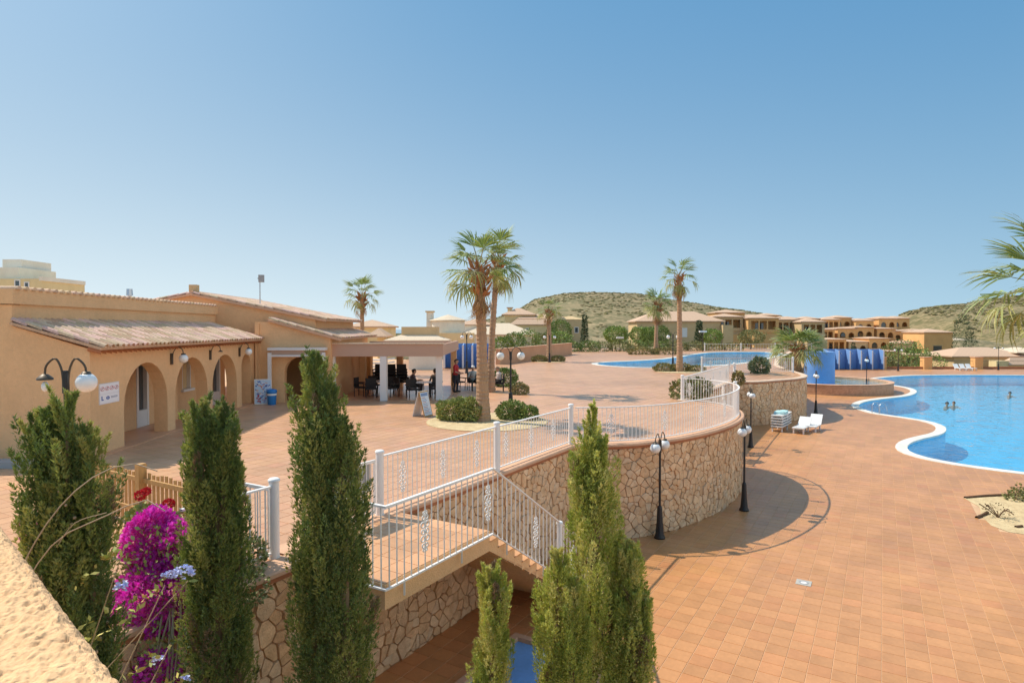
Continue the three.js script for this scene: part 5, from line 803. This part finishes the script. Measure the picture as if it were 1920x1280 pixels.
{ const a = [-0.9, -58.5], b = [7.6, -80], L = Math.hypot(b[0] - a[0], b[1] - a[1]), t = thing('long_low_wall', 'long terracotta stucco wall closing the upper terrace below the shrubs', 'wall', [a[0], 0, a[1]], Math.atan2(-(b[1] - a[1]), b[0] - a[0])); part(t, 'wall_body', new G().box(-1.2, 0, -0.2, L, 1.42, 0.2), mat([0.66, 0.36, 0.21], { map: T.stain, roughness: 0.95 })); part(t, 'wall_cap', new G().box(-1.25, 1.421, -0.25, L + 0.05, 1.49, 0.25), M.coping); }

// ---------- people ----------
function body(bones, size, centre, res = 60) {
  const mc = new MarchingCubes(res, new THREE.MeshStandardMaterial(), false, false, 60000); mc.isolation = 0; const h = res / 2, f = mc.field; const sm = 0.035;
  const B = bones.map(([a, b, ra, rb, c]) => ({ a, d: [b[0] - a[0], b[1] - a[1], b[2] - a[2]], ra, rb: rb ?? ra, c, l: (b[0] - a[0]) ** 2 + (b[1] - a[1]) ** 2 + (b[2] - a[2]) ** 2 || 1e-9 }));
  const dist = (q, x, y, z) => { const px = x - q.a[0], py = y - q.a[1], pz = z - q.a[2], t = clamp((px * q.d[0] + py * q.d[1] + pz * q.d[2]) / q.l, 0, 1); return Math.hypot(px - q.d[0] * t, py - q.d[1] * t, pz - q.d[2] * t) - lerp(q.ra, q.rb, t); };
  for (let k = 0; k < res; k++) for (let j = 0; j < res; j++) for (let i = 0; i < res; i++) { const x = (i - h) / h * size + centre[0], y = (j - h) / h * size + centre[1], z = (k - h) / h * size + centre[2]; let s = 0; let m = 1e9; for (const q of B) { const d = dist(q, x, y, z); m = Math.min(m, d); if (d < 0.3) s += Math.exp(-d / 0.014); } f[i + j * res + k * res * res] = s > 0 ? 0.014 * Math.log(s) : -m; }
  mc.update(); const n = mc.count, p = [], nn = [], c = [], u = [];
  for (let i = 0; i < n; i++) { const x = mc.positionArray[i * 3] * size + centre[0], y = mc.positionArray[i * 3 + 1] * size + centre[1], z = mc.positionArray[i * 3 + 2] * size + centre[2]; let best = null, bd = 1e9; for (const q of B) { const d = dist(q, x, y, z); if (d < bd) { bd = d; best = q; } } p.push(x, y, z); nn.push(mc.normalArray[i * 3], mc.normalArray[i * 3 + 1], mc.normalArray[i * 3 + 2]); c.push(...best.c); u.push(x, y); }
  const g = new THREE.BufferGeometry(); g.setAttribute('position', new THREE.Float32BufferAttribute(p, 3)); g.setAttribute('uv', new THREE.Float32BufferAttribute(u, 2)); g.setAttribute('color', new THREE.Float32BufferAttribute(c, 3)); g.computeVertexNormals(); return g;
}
const SK = [0.50, 0.29, 0.19];
function headBones(x, y, z, hair, tilt = 0) { return [[[x, y, z], [x, y + 0.09, z + 0.01 + tilt], 0.075, 0.085, SK], [[x, y + 0.02, z + 0.09], [x, y + 0.045, z + 0.105], 0.014, 0.012, SK], [[x, y + 0.09, z - 0.03], [x, y + 0.12, z + 0.02], 0.092, 0.082, hair], [[x - 0.085, y + 0.04, z], [x - 0.085, y + 0.06, z], 0.018, 0.018, SK], [[x + 0.085, y + 0.04, z], [x + 0.085, y + 0.06, z], 0.018, 0.018, SK], [[x - 0.03, y + 0.055, z + 0.083], [x - 0.03, y + 0.056, z + 0.083], 0.01, 0.01, [0.03, 0.02, 0.02]], [[x + 0.03, y + 0.055, z + 0.083], [x + 0.03, y + 0.056, z + 0.083], 0.01, 0.01, [0.03, 0.02, 0.02]]]; }
function hand(p, d) { const o = [[p, [p[0] + d[0] * 0.07, p[1] + d[1] * 0.07, p[2] + d[2] * 0.07], 0.03, 0.032, SK]]; for (let i = -1.5; i <= 1.5; i++) { const a = [p[0] + d[0] * 0.08 + i * 0.018, p[1] + d[1] * 0.08, p[2] + d[2] * 0.08]; o.push([a, [a[0] + d[0] * 0.07 * (1 - 0.1 * Math.abs(i)), a[1] + d[1] * 0.07 - 0.008, a[2] + d[2] * 0.07], 0.01, 0.008, SK]); } o.push([[p[0] + 0.03, p[1] + d[1] * 0.03, p[2] + d[2] * 0.03], [p[0] + 0.055 + d[0] * 0.05, p[1] + d[1] * 0.06, p[2] + d[2] * 0.06], 0.011, 0.009, SK]); return o; }
{
  const red = [0.42, 0.02, 0.025], navy = [0.02, 0.022, 0.035], shoe = [0.015, 0.015, 0.015], dark = [0.025, 0.018, 0.014];
  // standing waiter, facing +z locally
  const w = thing('person', 'person in a red shirt and dark trousers standing at the cafe tables', 'person', [-2.98, 0.012, -32.6], 1.35);
  const st = [...headBones(0, 1.56, 0.03, dark, 0.01), [[0, 1.42, 0], [0, 1.56, 0.02], 0.055, 0.055, SK], [[-0.15, 1.38, 0], [0.15, 1.38, 0], 0.075, 0.075, red], [[0, 1.32, 0], [0, 1.0, 0.01], 0.15, 0.135, red], [[-0.06, 0.98, 0], [0.06, 0.98, 0], 0.13, 0.13, red], [[0, 0.9, 0], [0, 0.95, 0], 0.15, 0.15, navy]];
  for (const s of [-1, 1]) { st.push([[s * 0.09, 0.88, 0], [s * 0.10, 0.48, 0.02 + s * 0.05], 0.095, 0.065, navy], [[s * 0.10, 0.48, 0.02 + s * 0.05], [s * 0.10, 0.09, -0.02 + s * 0.05], 0.065, 0.045, navy], [[s * 0.10, 0.04, -0.04 + s * 0.05], [s * 0.11, 0.035, 0.15 + s * 0.05], 0.045, 0.035, shoe], [[s * 0.2, 1.36, 0], [s * 0.25, 1.1, 0.02], 0.055, 0.048, red], [[s * 0.25, 1.1, 0.02], [s * 0.17, 1.0, 0.24], 0.042, 0.032, SK], ...hand([s * 0.16, 1.0, 0.26], [-s * 0.2, 0, 0.95])); }
  part(w, 'body', body(st, 0.95, [0, 0.9, 0.05], 72), M.skin);
  const seated = (label, x, z, ry, top, leg, hair, cap) => { const t = thing('person', label, 'person', [x, 0.012, z], ry); const b = [...headBones(0, 1.14, 0.06, hair), [[0, 1.0, 0], [0, 1.14, 0.04], 0.052, 0.052, SK], [[-0.15, 0.96, 0], [0.15, 0.96, 0], 0.07, 0.07, top], [[0, 0.92, 0], [0, 0.6, -0.03], 0.145, 0.15, top], [[-0.08, 0.53, -0.02], [0.08, 0.53, -0.02], 0.13, 0.13, leg]]; for (const s of [-1, 1]) b.push([[s * 0.1, 0.52, 0.02], [s * 0.13, 0.53, 0.42], 0.085, 0.065, leg], [[s * 0.13, 0.53, 0.42], [s * 0.13, 0.1, 0.4], 0.058, 0.042, leg], [[s * 0.13, 0.04, 0.38], [s * 0.14, 0.035, 0.55], 0.042, 0.034, shoe], [[s * 0.2, 0.94, 0], [s * 0.26, 0.7, 0.1], 0.052, 0.045, top], [[s * 0.26, 0.7, 0.1], [s * 0.14, 0.75, 0.34], 0.04, 0.03, SK], ...hand([s * 0.13, 0.755, 0.36], [-s * 0.2, 0, 0.95])); part(t, 'body', body(b, 0.75, [0, 0.66, 0.15], 58), M.skin); if (cap) part(t, 'cap', new G().lathe([[0.105, 0], [0.1, 0.06], [0.06, 0.1], [0, 0.11]], 0, 1.24, 0.05, 14).box(-0.06, 1.24, 0.14, 0.06, 1.255, 0.23), M.white); };
  seated('seated person in white cap and grey patterned shirt beside the waiter', -2.15, -33.68, 0.3, [0.35, 0.38, 0.36], [0.05, 0.06, 0.05], [0.5, 0.5, 0.5], true);
  seated('person in a white shirt and dark shorts seated behind the palm trunk', -0.72, -33.0, -1.5, [0.62, 0.50, 0.44], [0.035, 0.03, 0.03], [0.25, 0.16, 0.1], false);
  seated('person in a dark top seated at the table under the pergola', -5.0, -31.0, 2.0, [0.12, 0.09, 0.10], [0.05, 0.04, 0.05], dark, false);
  seated('person with patterned brown top seated at the pergola table beside a white post', -3.9, -31.3, 3.6, [0.32, 0.22, 0.16], [0.04, 0.04, 0.05], [0.05, 0.03, 0.02], false);
  const swim = (label, x, z, ry, hair) => { const t = thing('person', label, 'person', [x, DECK - 0.19, z], ry); const b = [...headBones(0, 0.16, 0.03, hair), [[0, 0.02, 0], [0, 0.16, 0.03], 0.055, 0.055, SK], [[-0.18, -0.06, 0], [0.18, -0.06, 0], 0.09, 0.09, SK], [[0, -0.1, -0.02], [0, -0.2, -0.1], 0.14, 0.12, SK], [[0.2, -0.06, 0], [0.34, -0.12, 0.24], 0.05, 0.04, SK], [[-0.2, -0.06, 0], [-0.34, -0.12, 0.24], 0.05, 0.04, SK]]; part(t, 'body', body(b, 0.55, [0, 0, 0.05], 40), M.skin).scale.setScalar(1.15); };
  swim('dark haired swimmer chest deep in the pool beside another swimmer', 35.4, -50.0, 0.4, dark); swim('brown haired swimmer in the pool next to the dark haired one', 36.2, -50.3, -0.4, [0.14, 0.06, 0.03]); swim('lone swimmer with wet dark hair far from the other two', 47.0, -58.0, 0.2, dark);
}
// ---------- houses behind ----------
function hip(g, x0, x1, z0, z1, y, h, ov = 0.35) { // hipped roof with eaves; z0 nearer (larger z)
  x0 -= ov; x1 += ov; z0 += ov; z1 -= ov; const w = x1 - x0, d = z0 - z1, m = Math.min(w, d) / 2; const A = [x0, y, z0], B = [x1, y, z0], C = [x1, y, z1], D = [x0, y, z1], E = w > d ? [x0 + m, y + h, (z0 + z1) / 2] : [(x0 + x1) / 2, y + h, z0 - m], F = w > d ? [x1 - m, y + h, (z0 + z1) / 2] : [(x0 + x1) / 2, y + h, z1 + m];
  if (w > d) { g.quad(A, B, F, E); g.tri(B, C, F); g.quad(C, D, E, F); g.tri(D, A, E); } else { g.tri(A, B, E); g.quad(B, C, F, E); g.tri(C, D, F); g.quad(D, A, E, F); }
  g.box(x0 + 0.02, y - 0.16, z1 + 0.02, x1 - 0.02, y - 0.003, z0 - 0.02); return g;
}
function house(label, x, y, z, ry, o, group) {
  const t = thing('house', label, 'house', [x, y, z], ry, group);
  (o.walls || []).forEach(([b, m]) => part(t, 'wall', new G().box(...b), M[m] || M.cream)); (o.roofs || []).forEach(([x0, x1, z0, z1, yy, h, ov, m]) => part(t, 'roof', hip(new G(), x0, x1, z0, z1, yy, h, ov), M[m || 'roofFar']));
  (o.chimneys || []).forEach(([cx, cy, cz, w, h]) => { const c = part(t, 'chimney', new G().box(cx - w, cy, cz - w, cx + w, cy + h, cz + w), M.cream); part(c, 'chimney_cap', new G().box(cx - w * 1.4, cy + h, cz - w * 1.4, cx + w * 1.4, cy + h + 0.18, cz + w * 1.4), M.roofFar); });
  (o.windows || []).forEach(([wx, wy, wz, w, h, m]) => { const q = part(t, 'window', new G().box(wx - w, wy, wz, wx + w, wy + h, wz + 0.03), M[m || 'glass']); part(q, 'window_frame', new G().box(wx - w - 0.09, wy - 0.1, wz - 0.02, wx - w, wy + h + 0.1, wz + 0.07).box(wx + w, wy - 0.1, wz - 0.02, wx + w + 0.09, wy + h + 0.1, wz + 0.07).box(wx - w, wy + h, wz - 0.02, wx + w, wy + h + 0.1, wz + 0.07).box(wx - w, wy - 0.1, wz - 0.02, wx + w, wy, wz + 0.07), M.white); });
  return t;
}
house('cream cube house with hipped roof behind the pergola palm', -17.6, 0, -75, 0, { walls: [[[-2.5, 0, -5, 2.5, 3.6, 0], 'cream']], roofs: [[-2.5, 2.5, 0, -5, 3.62, 0.85, 0.35]] });
house('low cream house with pale tiled roof and a tan box storey behind the pergola', -10.6, 0, -68, 0, { walls: [[[-3.6, 0, -5.5, 3.4, 2.05, 0], 'cream'], [[-1.8, 2.0, -4, 2.1, 3.55, -1], 'tan'], [[-4.6, 0, -5, -3.62, 2.5, -1.5], 'cream']], roofs: [[-3.2, 3.3, 0.3, -2.6, 2.08, 0.6, 0.3, 'roofPale'], [-5.5, -3.7, -1, -4.5, 2.5, 0.9, 0.3]], windows: [[-1.2, 0.7, 0.005, 0.4, 1.0], [1.4, 0.7, 0.005, 0.4, 1.0]] });
{ const t = thing('round_house', 'round pale house with shallow conical roof and square chimney', 'house', [-8.9, 0, -86]); part(t, 'wall', new G().lathe([[2.3, 0], [2.3, 4.52]], 0, 0, 0, 28).box(-3.0, 0, -2, -1.6, 4.3, 0.4), M.pale); part(t, 'roof', new G().lathe([[2.6, 4.42], [2.6, 4.52], [0, 5.3]], 0, 0, 0, 28), M.roofPale); const c = part(t, 'chimney', new G().box(-3.0, 4.3, -0.6, -2.1, 5.6, 0.3), M.pale); part(c, 'chimney_cap', new G().box(-3.15, 5.601, -0.75, -1.95, 5.8, 0.45), M.tan); part(t, 'low_wing', new G().box(-1.0, 0, 2.2, 3.8, 2.75, 3.5), M.cream); }
house('white house with broad pale hipped roof above the shrubs', -1.4, 0, -95, 0, { walls: [[[-6.4, 0, -8, 5.0, 2.42, 0], 'pale'], [[-7.4, 0, -9, -2.0, 3.95, -3], 'pale']], roofs: [[-6.2, 5.0, 0, -8, 2.45, 1.75, 0.4, 'roofPale'], [-7.4, -1.6, -3, -9, 4.0, 0.95, 0.3, 'roofFar']], windows: [[-3.0, 0.6, 0.005, 0.5, 1.2], [-4.9, 0.6, 0.005, 0.35, 1.2]] });
house('cream villa with small tower roof and layered tiled roofs below the hill', 3.2, 0, -115, 0, { walls: [[[-4.6, 0, -6, 1.1, 5.95, -1], 'cream'], [[-2.6, 0, -5, 7.4, 5.1, 0], 'cream'], [[-3.2, 0, 0, 4.6, 4.05, 2], 'cream'], [[5.0, 0, 0.02, 10.3, 5.0, 1.5], 'tan'], [[4.2, 4.0, -0.6, 6.0, 6.1, 1.4], 'cream']], roofs: [[-4.8, 1.0, -1, -6, 5.98, 1.25, 0.4], [-2.2, 7.2, 0, -5, 5.15, 0.95, 0.3], [-3.4, 4.5, 2, 0, 4.1, 0.9, 0.3], [5.0, 10.3, 1.5, -3, 5.02, 0.6, 0.05, 'tan']], chimneys: [[-3.6, 6.2, -3, 0.45, 1.0]], windows: [[8.7, 2.6, 1.505, 0.28, 0.9], [-0.4, 2.4, 2.005, 0.2, 0.9]] });
house('long low cream house with wide tiled roof behind the round trees', 32.6, 0, -120, 0, { walls: [[[-8.2, 0, -9, 8.0, 4.75, 0], 'tan'], [[8.02, 0, -6, 10, 4.0, 1.5], 'tan']], roofs: [[-8.3, 8.6, 0, -9, 4.78, 2.0, 0.35]], windows: [[1.0, 1.75, 0.005, 0.45, 1.6, 'white']] });
house('pale stepped building with terrace walls high behind the clubhouse', -47.2, 0, -60, 0, { walls: [[[-4, 0, -6, 1.45, 8.2, 0], 'cream'], [[-4, 8.2, -6, -1.6, 9.4, -1], 'pale'], [[-4, 9.4, -6, -2.1, 10.3, -2], 'pale'], [[1.2, 8.0, -6, 1.55, 8.4, 0.05], 'pale']], windows: [[0.0, 7.1, 0.005, 0.16, 0.7], [-0.9, 7.2, 0.005, 0.2, 0.8]] });
house('low cream house with broad brown tiled roof beyond the far pool edge', 88.5, -8, -112, 0, { walls: [[[-8, 0, -9, 6, 6.25, 0], 'tan'], [[-2.6, 0, 1.2, -0.4, 5.6, 3], 'cream'], [[-0.4, 0, 1.0, 8, 4.9, 2.8], 'cream']], roofs: [[-8.2, 6, 0, -9, 6.3, 1.5, 0.5], [-0.4, 9, 3, 0.9, 4.95, 1.2, 0.2], [3.5, 10, 0, -8, 7.0, 0.8, 0.3, 'roofPale']] });
house('small distant cream house at the foot of the rocky headland', 146, -16, -200, 0.2, { walls: [[[-3, 0, -4, 2, 15.6, 0], 'cream'], [[2, 0, -4, 4.5, 14.6, 0.5], 'ochre']], roofs: [[-3, 2, 0, -4, 15.6, 0.5, 0.1, 'roofPale']], windows: [[-1.4, 13.8, 0.005, 0.4, 0.8], [3.2, 13.0, 0.505, 0.4, 0.7]] });
// terraced holiday homes, each with arched loggia
function terraceHome(label, x, y, z, w, h, dp, m, roofH, group, ry = 0) {
  const t = thing('terraced_house', label, 'house', [x, y, z], ry, group), n = w > 4.5 ? 2 : 1, a = [], ow = w * (n > 1 ? 0.30 : 0.44);
  const base = h - 3.0, wide = rnd() < 0.45; const holes = []; for (let i = 0; i < n; i++) { const cx = w * (n > 1 ? 0.27 + 0.46 * i : 0.5); if (!wide) holes.push(archPts(cx - ow / 2, cx + ow / 2, base + 0.25, base + 1.35 + rr(-0.1, 0.2), 8)); } if (wide) { holes.push([[w * 0.1, base + 0.3], [w * 0.1, h - 0.5], [w * 0.9, h - 0.5], [w * 0.9, base + 0.3]]); for (const f of [0.36, 0.63]) part(t, 'pillar', new G().box(w * f - 0.14, base + 0.3, -0.24, w * f + 0.14, h - 0.5, -0.02), M[m]); }
  part(t, 'front_wall', wallShape([[0, 0], [w, 0], [w, h], [0, h]], holes, 0.25), M[m]); part(t, 'side_wall', new G().box(0.001, 0, -dp, 0.25, h, -0.251).box(w - 0.25, 0, -dp, w - 0.001, h, -0.251), M[m]); part(t, 'loggia_back', new G().box(0.26, base, -2.2, w - 0.26, h - 0.02, -2.0), M.ochre); part(t, 'loggia_door', new G().box(w * 0.35, base + 0.1, -1.99, w * 0.62, base + 2.1, -1.95), M.glass); part(t, 'loggia_floor', new G().box(0.26, base - 0.1, -2.0, w - 0.26, base + 0.02, -0.26), M.coping);
  part(t, 'roof', hip(new G(), 0, w, 0, -dp, h + 0.16, roofH, 0.3), M.roofFar); part(t, 'parapet', new G().box(-0.1, base + 0.1, 0.01, w + 0.1, base + 0.75, 0.16), M[m]); part(t, 'terrace_wall', new G().box(w * 0.1, 0, 0.17, w * 0.95, base - 0.6, 1.6), M[rnd() < 0.5 ? 'tan' : 'ochre']);
  return t;
}
{
  const ORD = ['nearest', 'second', 'third', 'fourth', 'fifth', 'sixth', 'seventh', 'eighth', 'ninth']; const gA = 'terraced homes behind the tall slender palm', gB = 'stepped rows of ochre terraced homes behind the far shower wall';
  const A = [[43.0, 0, -131, 6.2, 5.7], [49.5, -0.6, -129, 6.4, 6.0], [56.3, -1.2, -132, 5.0, 6.3], [46.0, 0.8, -139, 6.5, 6.0], [60.2, -1.6, -128, 4.8, 6.2]];
  A.forEach(([x, y, z, w, h], i) => terraceHome(['arched terraced home right next to the long cream house', 'arched terraced home second along from the long cream house', 'arched terraced home set back third along from the long cream house', 'higher arched terraced home behind the ones beside the long cream house', 'arched terraced home just before the bushy fan palm'][i], x, y, z, w, h, 6, pick(['tan', 'ochre']), 0.7, gA));
  const step = (x0, n) => Array.from({ length: n }, (_, i) => x0 + i * 5.0);
  const rows = [[-166, -3.2, 9.6, step(63, 9)], [-157, -5.4, 8.9, step(73, 7)], [-149, -7.3, 8.1, step(71.5, 6)], [-142, -9.4, 7.4, step(70, 5)]];
  rows.forEach(([z, y, h, xs], r) => xs.forEach((x, i) => { const dy = rr(-0.5, 0.35) - 0.12 * i; terraceHome(['topmost', 'second', 'third', 'lowest'][r] + ' row terraced home with open loggia, ' + ORD[i] + (i ? ' from' : ' to') + ' the bushy fan palm', x + rr(-0.5, 0.5), y - 3 + 3 + dy - 3, z + rr(-1.5, 1.5), 4.75, h + 3 + rr(-0.3, 0.3), 7, pick(['tan', 'ochre', 'ochre', 'ochre']), r ? 0.3 : 0.6, gB + ' row ' + ['one', 'two', 'three', 'four'][r]); }));
  const e = thing('end_house', 'tall ochre end house with square window beside the dark cypress bushes', 'house', [97.8, -12, -146]); part(e, 'wall', new G().box(0, 0, -8, 6.8, 14.3, 0), M.ochre); part(e, 'roof', hip(new G(), 0, 6.8, 0, -8, 14.45, 0.8, 0.3), M.roofFar); const w = part(e, 'window', new G().box(2.2, 9.0, 0.01, 4.2, 11.2, 0.06), M.glass); part(w, 'window_frame', new G().box(2.0, 8.8, -0.02, 4.4, 8.99, 0.12).box(2.0, 11.21, -0.02, 4.4, 11.4, 0.12), M.tan);
}
// shrubs and trees round the houses
function tree(name, label, x, y, z, h, list, n, size, tones, group) { const t = thing(name, label, 'tree', [x, y, z], 0, group), g = new G(), s = new G(); let tot = 0; list.forEach(b => tot += b[3] * b[4]); list.forEach(b => blob(g, b[0], b[1], b[2], b[3], b[4], b[5] ?? b[3], Math.round(n * b[3] * b[4] / tot), size, tones, { wide: 0.36 })); s.cyl([0, 0, 0], [0, h * 0.6, 0], 0.12, 0.06, 6); for (let i = 0; i < 5; i++) { const a = rr(0, TAU); s.cyl([0, h * 0.45, 0], [Math.cos(a) * h * 0.3, h * 0.8, Math.sin(a) * h * 0.3], 0.06, 0.02, 5); } part(t, 'trunk', s, M.woodDark); part(t, 'crown', g, M.leaf); return t; }
const bright = [[0.23, 0.32, 0.07], [0.30, 0.39, 0.09], [0.17, 0.24, 0.05]];
tree('round_tree', 'bright clipped round tree behind the first flat headed garden light', 16.8, 0, -100, 2.5, [[0, 2.3, 0, 2.1, 1.5]], 3400, 0.2, bright);
tree('round_tree', 'bright round tree with two lobes behind the grey trunked palm', 20.6, 0, -100, 2.5, [[0, 2.3, 0, 1.5, 1.4], [1.6, 2.2, 0, 1.4, 1.4]], 3400, 0.2, bright);
tree('round_tree', 'darker round tree between the two palms by the upper pool', 24.2, 0, -101, 2.5, [[0, 2.3, 0, 1.9, 1.6]], 3000, 0.2, greens);
tree('round_tree', 'yellow green clipped ball tree in front of the long cream house', 32.6, 0, -100, 2.4, [[0, 1.9, 0, 1.6, 1.4]], 2600, 0.2, bright);
tree('round_tree', 'wide dry green clipped bush before the arched terraced homes', 38.8, 0, -100, 2.4, [[0, 1.9, 0, 2.2, 1.2]], 2600, 0.2, olive);
tree('round_tree', 'tall leafy tree between the cream villa and the shrub bank', 7.6, 0, -98, 3.5, [[0, 3.0, 0, 2.0, 1.9], [-1.2, 2.2, 0, 1.2, 1.2]], 3600, 0.2, greens);
const slim = (label, x, y, z, h, r) => { const t = thing('slim_cypress', label, 'tree', [x, y, z]), g = new G(), s = new G(); for (let i = 0; i < 6; i++) blob(g, 0, h * (0.15 + 0.14 * i), 0, r * (1 - 0.1 * i), h * 0.14, r * (1 - 0.1 * i), 320, 0.2, [[0.05, 0.085, 0.03], [0.07, 0.11, 0.04]]); s.cyl([0, 0, 0], [0, h * 0.8, 0], 0.1, 0.03, 5); part(t, 'trunk', s, M.woodDark); part(t, 'crown', g, M.leaf); };
slim('slim dark cypress beside the cream villa below the hill', 12.4, 0, -105, 5.9, 0.8); slim('slim dark cypress before the long cream house by the upper pool', 30.7, 0, -101, 4.8, 0.9); slim('slim dark cypress among the lowest terraced homes', 76.6, -9, -138, 9.5, 0.8);
[[0.3, -84, 1.7, 1.5, greens, 'bright shrub above the left part of the long low wall'], [2.3, -86, 1.9, 1.7, bright, 'leafy green shrub above the middle of the long low wall'], [4.3, -88, 1.6, 1.4, olive, 'olive shrub behind the slender palm above the low wall'], [7.0, -90, 1.9, 1.6, bright, 'rounded green shrub at the end of the long low wall'], [-1.2, -84, 1.6, 1.2, bright, 'shrub beside the white house at the start of the low wall']].forEach(([x, z, rx, ry, tn, l]) => hedge('shrub', l, x, z, 0, [[0, ry * 0.9, 0, rx, ry, 1.2]], 1500, 0.2, tn, 'shrub'));
[[9.8, -88.5, 3.0, 0.95, greens, 'dense low green hedge right of the long low wall'], [14.5, -90, 3.2, 0.9, olive, 'low hedge behind the flat headed garden light'], [20.0, -92, 3.4, 0.95, greens, 'low green hedge behind the grey trunked palm'], [26.2, -92, 3.2, 0.9, olive, 'low hedge under the dark slim cypress'], [32.0, -93, 3.2, 0.7, [...olive, ...dryish], 'thin low hedge behind the upper pool fence']].forEach(([x, z, rx, ry, tn, l]) => hedge('low_hedge', l, x, z, 0, [[-rx * 0.5, ry * 0.7, 0, rx * 0.6, ry, 1], [rx * 0.45, ry * 0.7, 0, rx * 0.6, ry, 1]], 2000, 0.19, tn));
railing('thin pale railing behind the upper pool', new Path([[28, -90], [44, -90]]), 0, 16, { off: 0, gap: 0.4, ornaments: false, posts: [0.2, 5.5, 10.5, 15.8] });
[[58.5, -97, 2.0, 2.6, olive, 'shrub patch behind the far low boundary wall beside the shower wall'], [61.5, -99, 2.4, 2.2, [...dryish, ...greens], 'dry shrub patch behind the middle of the far boundary wall'], [67.5, -104, 4.2, 3.6, bright, 'bright leafy trees below the headland behind the loungers'], [73, -116, 4.5, 3.8, greens, 'dark leafy trees at the foot of the rocky headland'], [102.5, -140, 2.2, 7.0, [[0.05, 0.085, 0.03], [0.08, 0.11, 0.04]], 'dark tall bushes beside the ochre end house'], [55, -103, 3, 2.0, olive, 'olive shrubs behind the far blue shower wall']].forEach(([x, z, rx, ry, tn, l]) => hedge('shrub', l, x, z, DECK - 2.2, [[0, ry * 0.7, 0, rx, ry, 1.6], [rx * 0.7, ry * 0.5, 0.4, rx * 0.7, ry * 0.7, 1.2]], 2600, 0.24, tn, 'shrub'));
{ // cascade plants on the round terrace
  hedge('terrace_plant', 'spiky grey green plant beside the railing of the farther round terrace', 18.6, -46.2, 0, [[0, 0.5, 0, 0.7, 0.7, 0.5]], 900, 0.22, [[0.3, 0.32, 0.18], [0.22, 0.26, 0.12]], 'plant'); hedge('terrace_plant', 'small shrub at the railing of the first bulging wall', 8.4, -29.6, 0, [[0, 0.4, 0, 0.8, 0.55, 0.5]], 700, 0.16, olive, 'plant'); hedge('terrace_plant', 'second small shrub farther along the railing toward the round terrace', 9.5, -31.2, 0, [[0, 0.35, 0, 0.7, 0.5, 0.5]], 600, 0.16, olive, 'plant'); hedge('terrace_plant', 'tuft of grass at the white post of the farther terrace', 14.0, -38.0, 0, [[0, 0.3, 0, 0.3, 0.4, 0.3]], 300, 0.2, dryish, 'plant');
}
renderer.render(scene, camera);
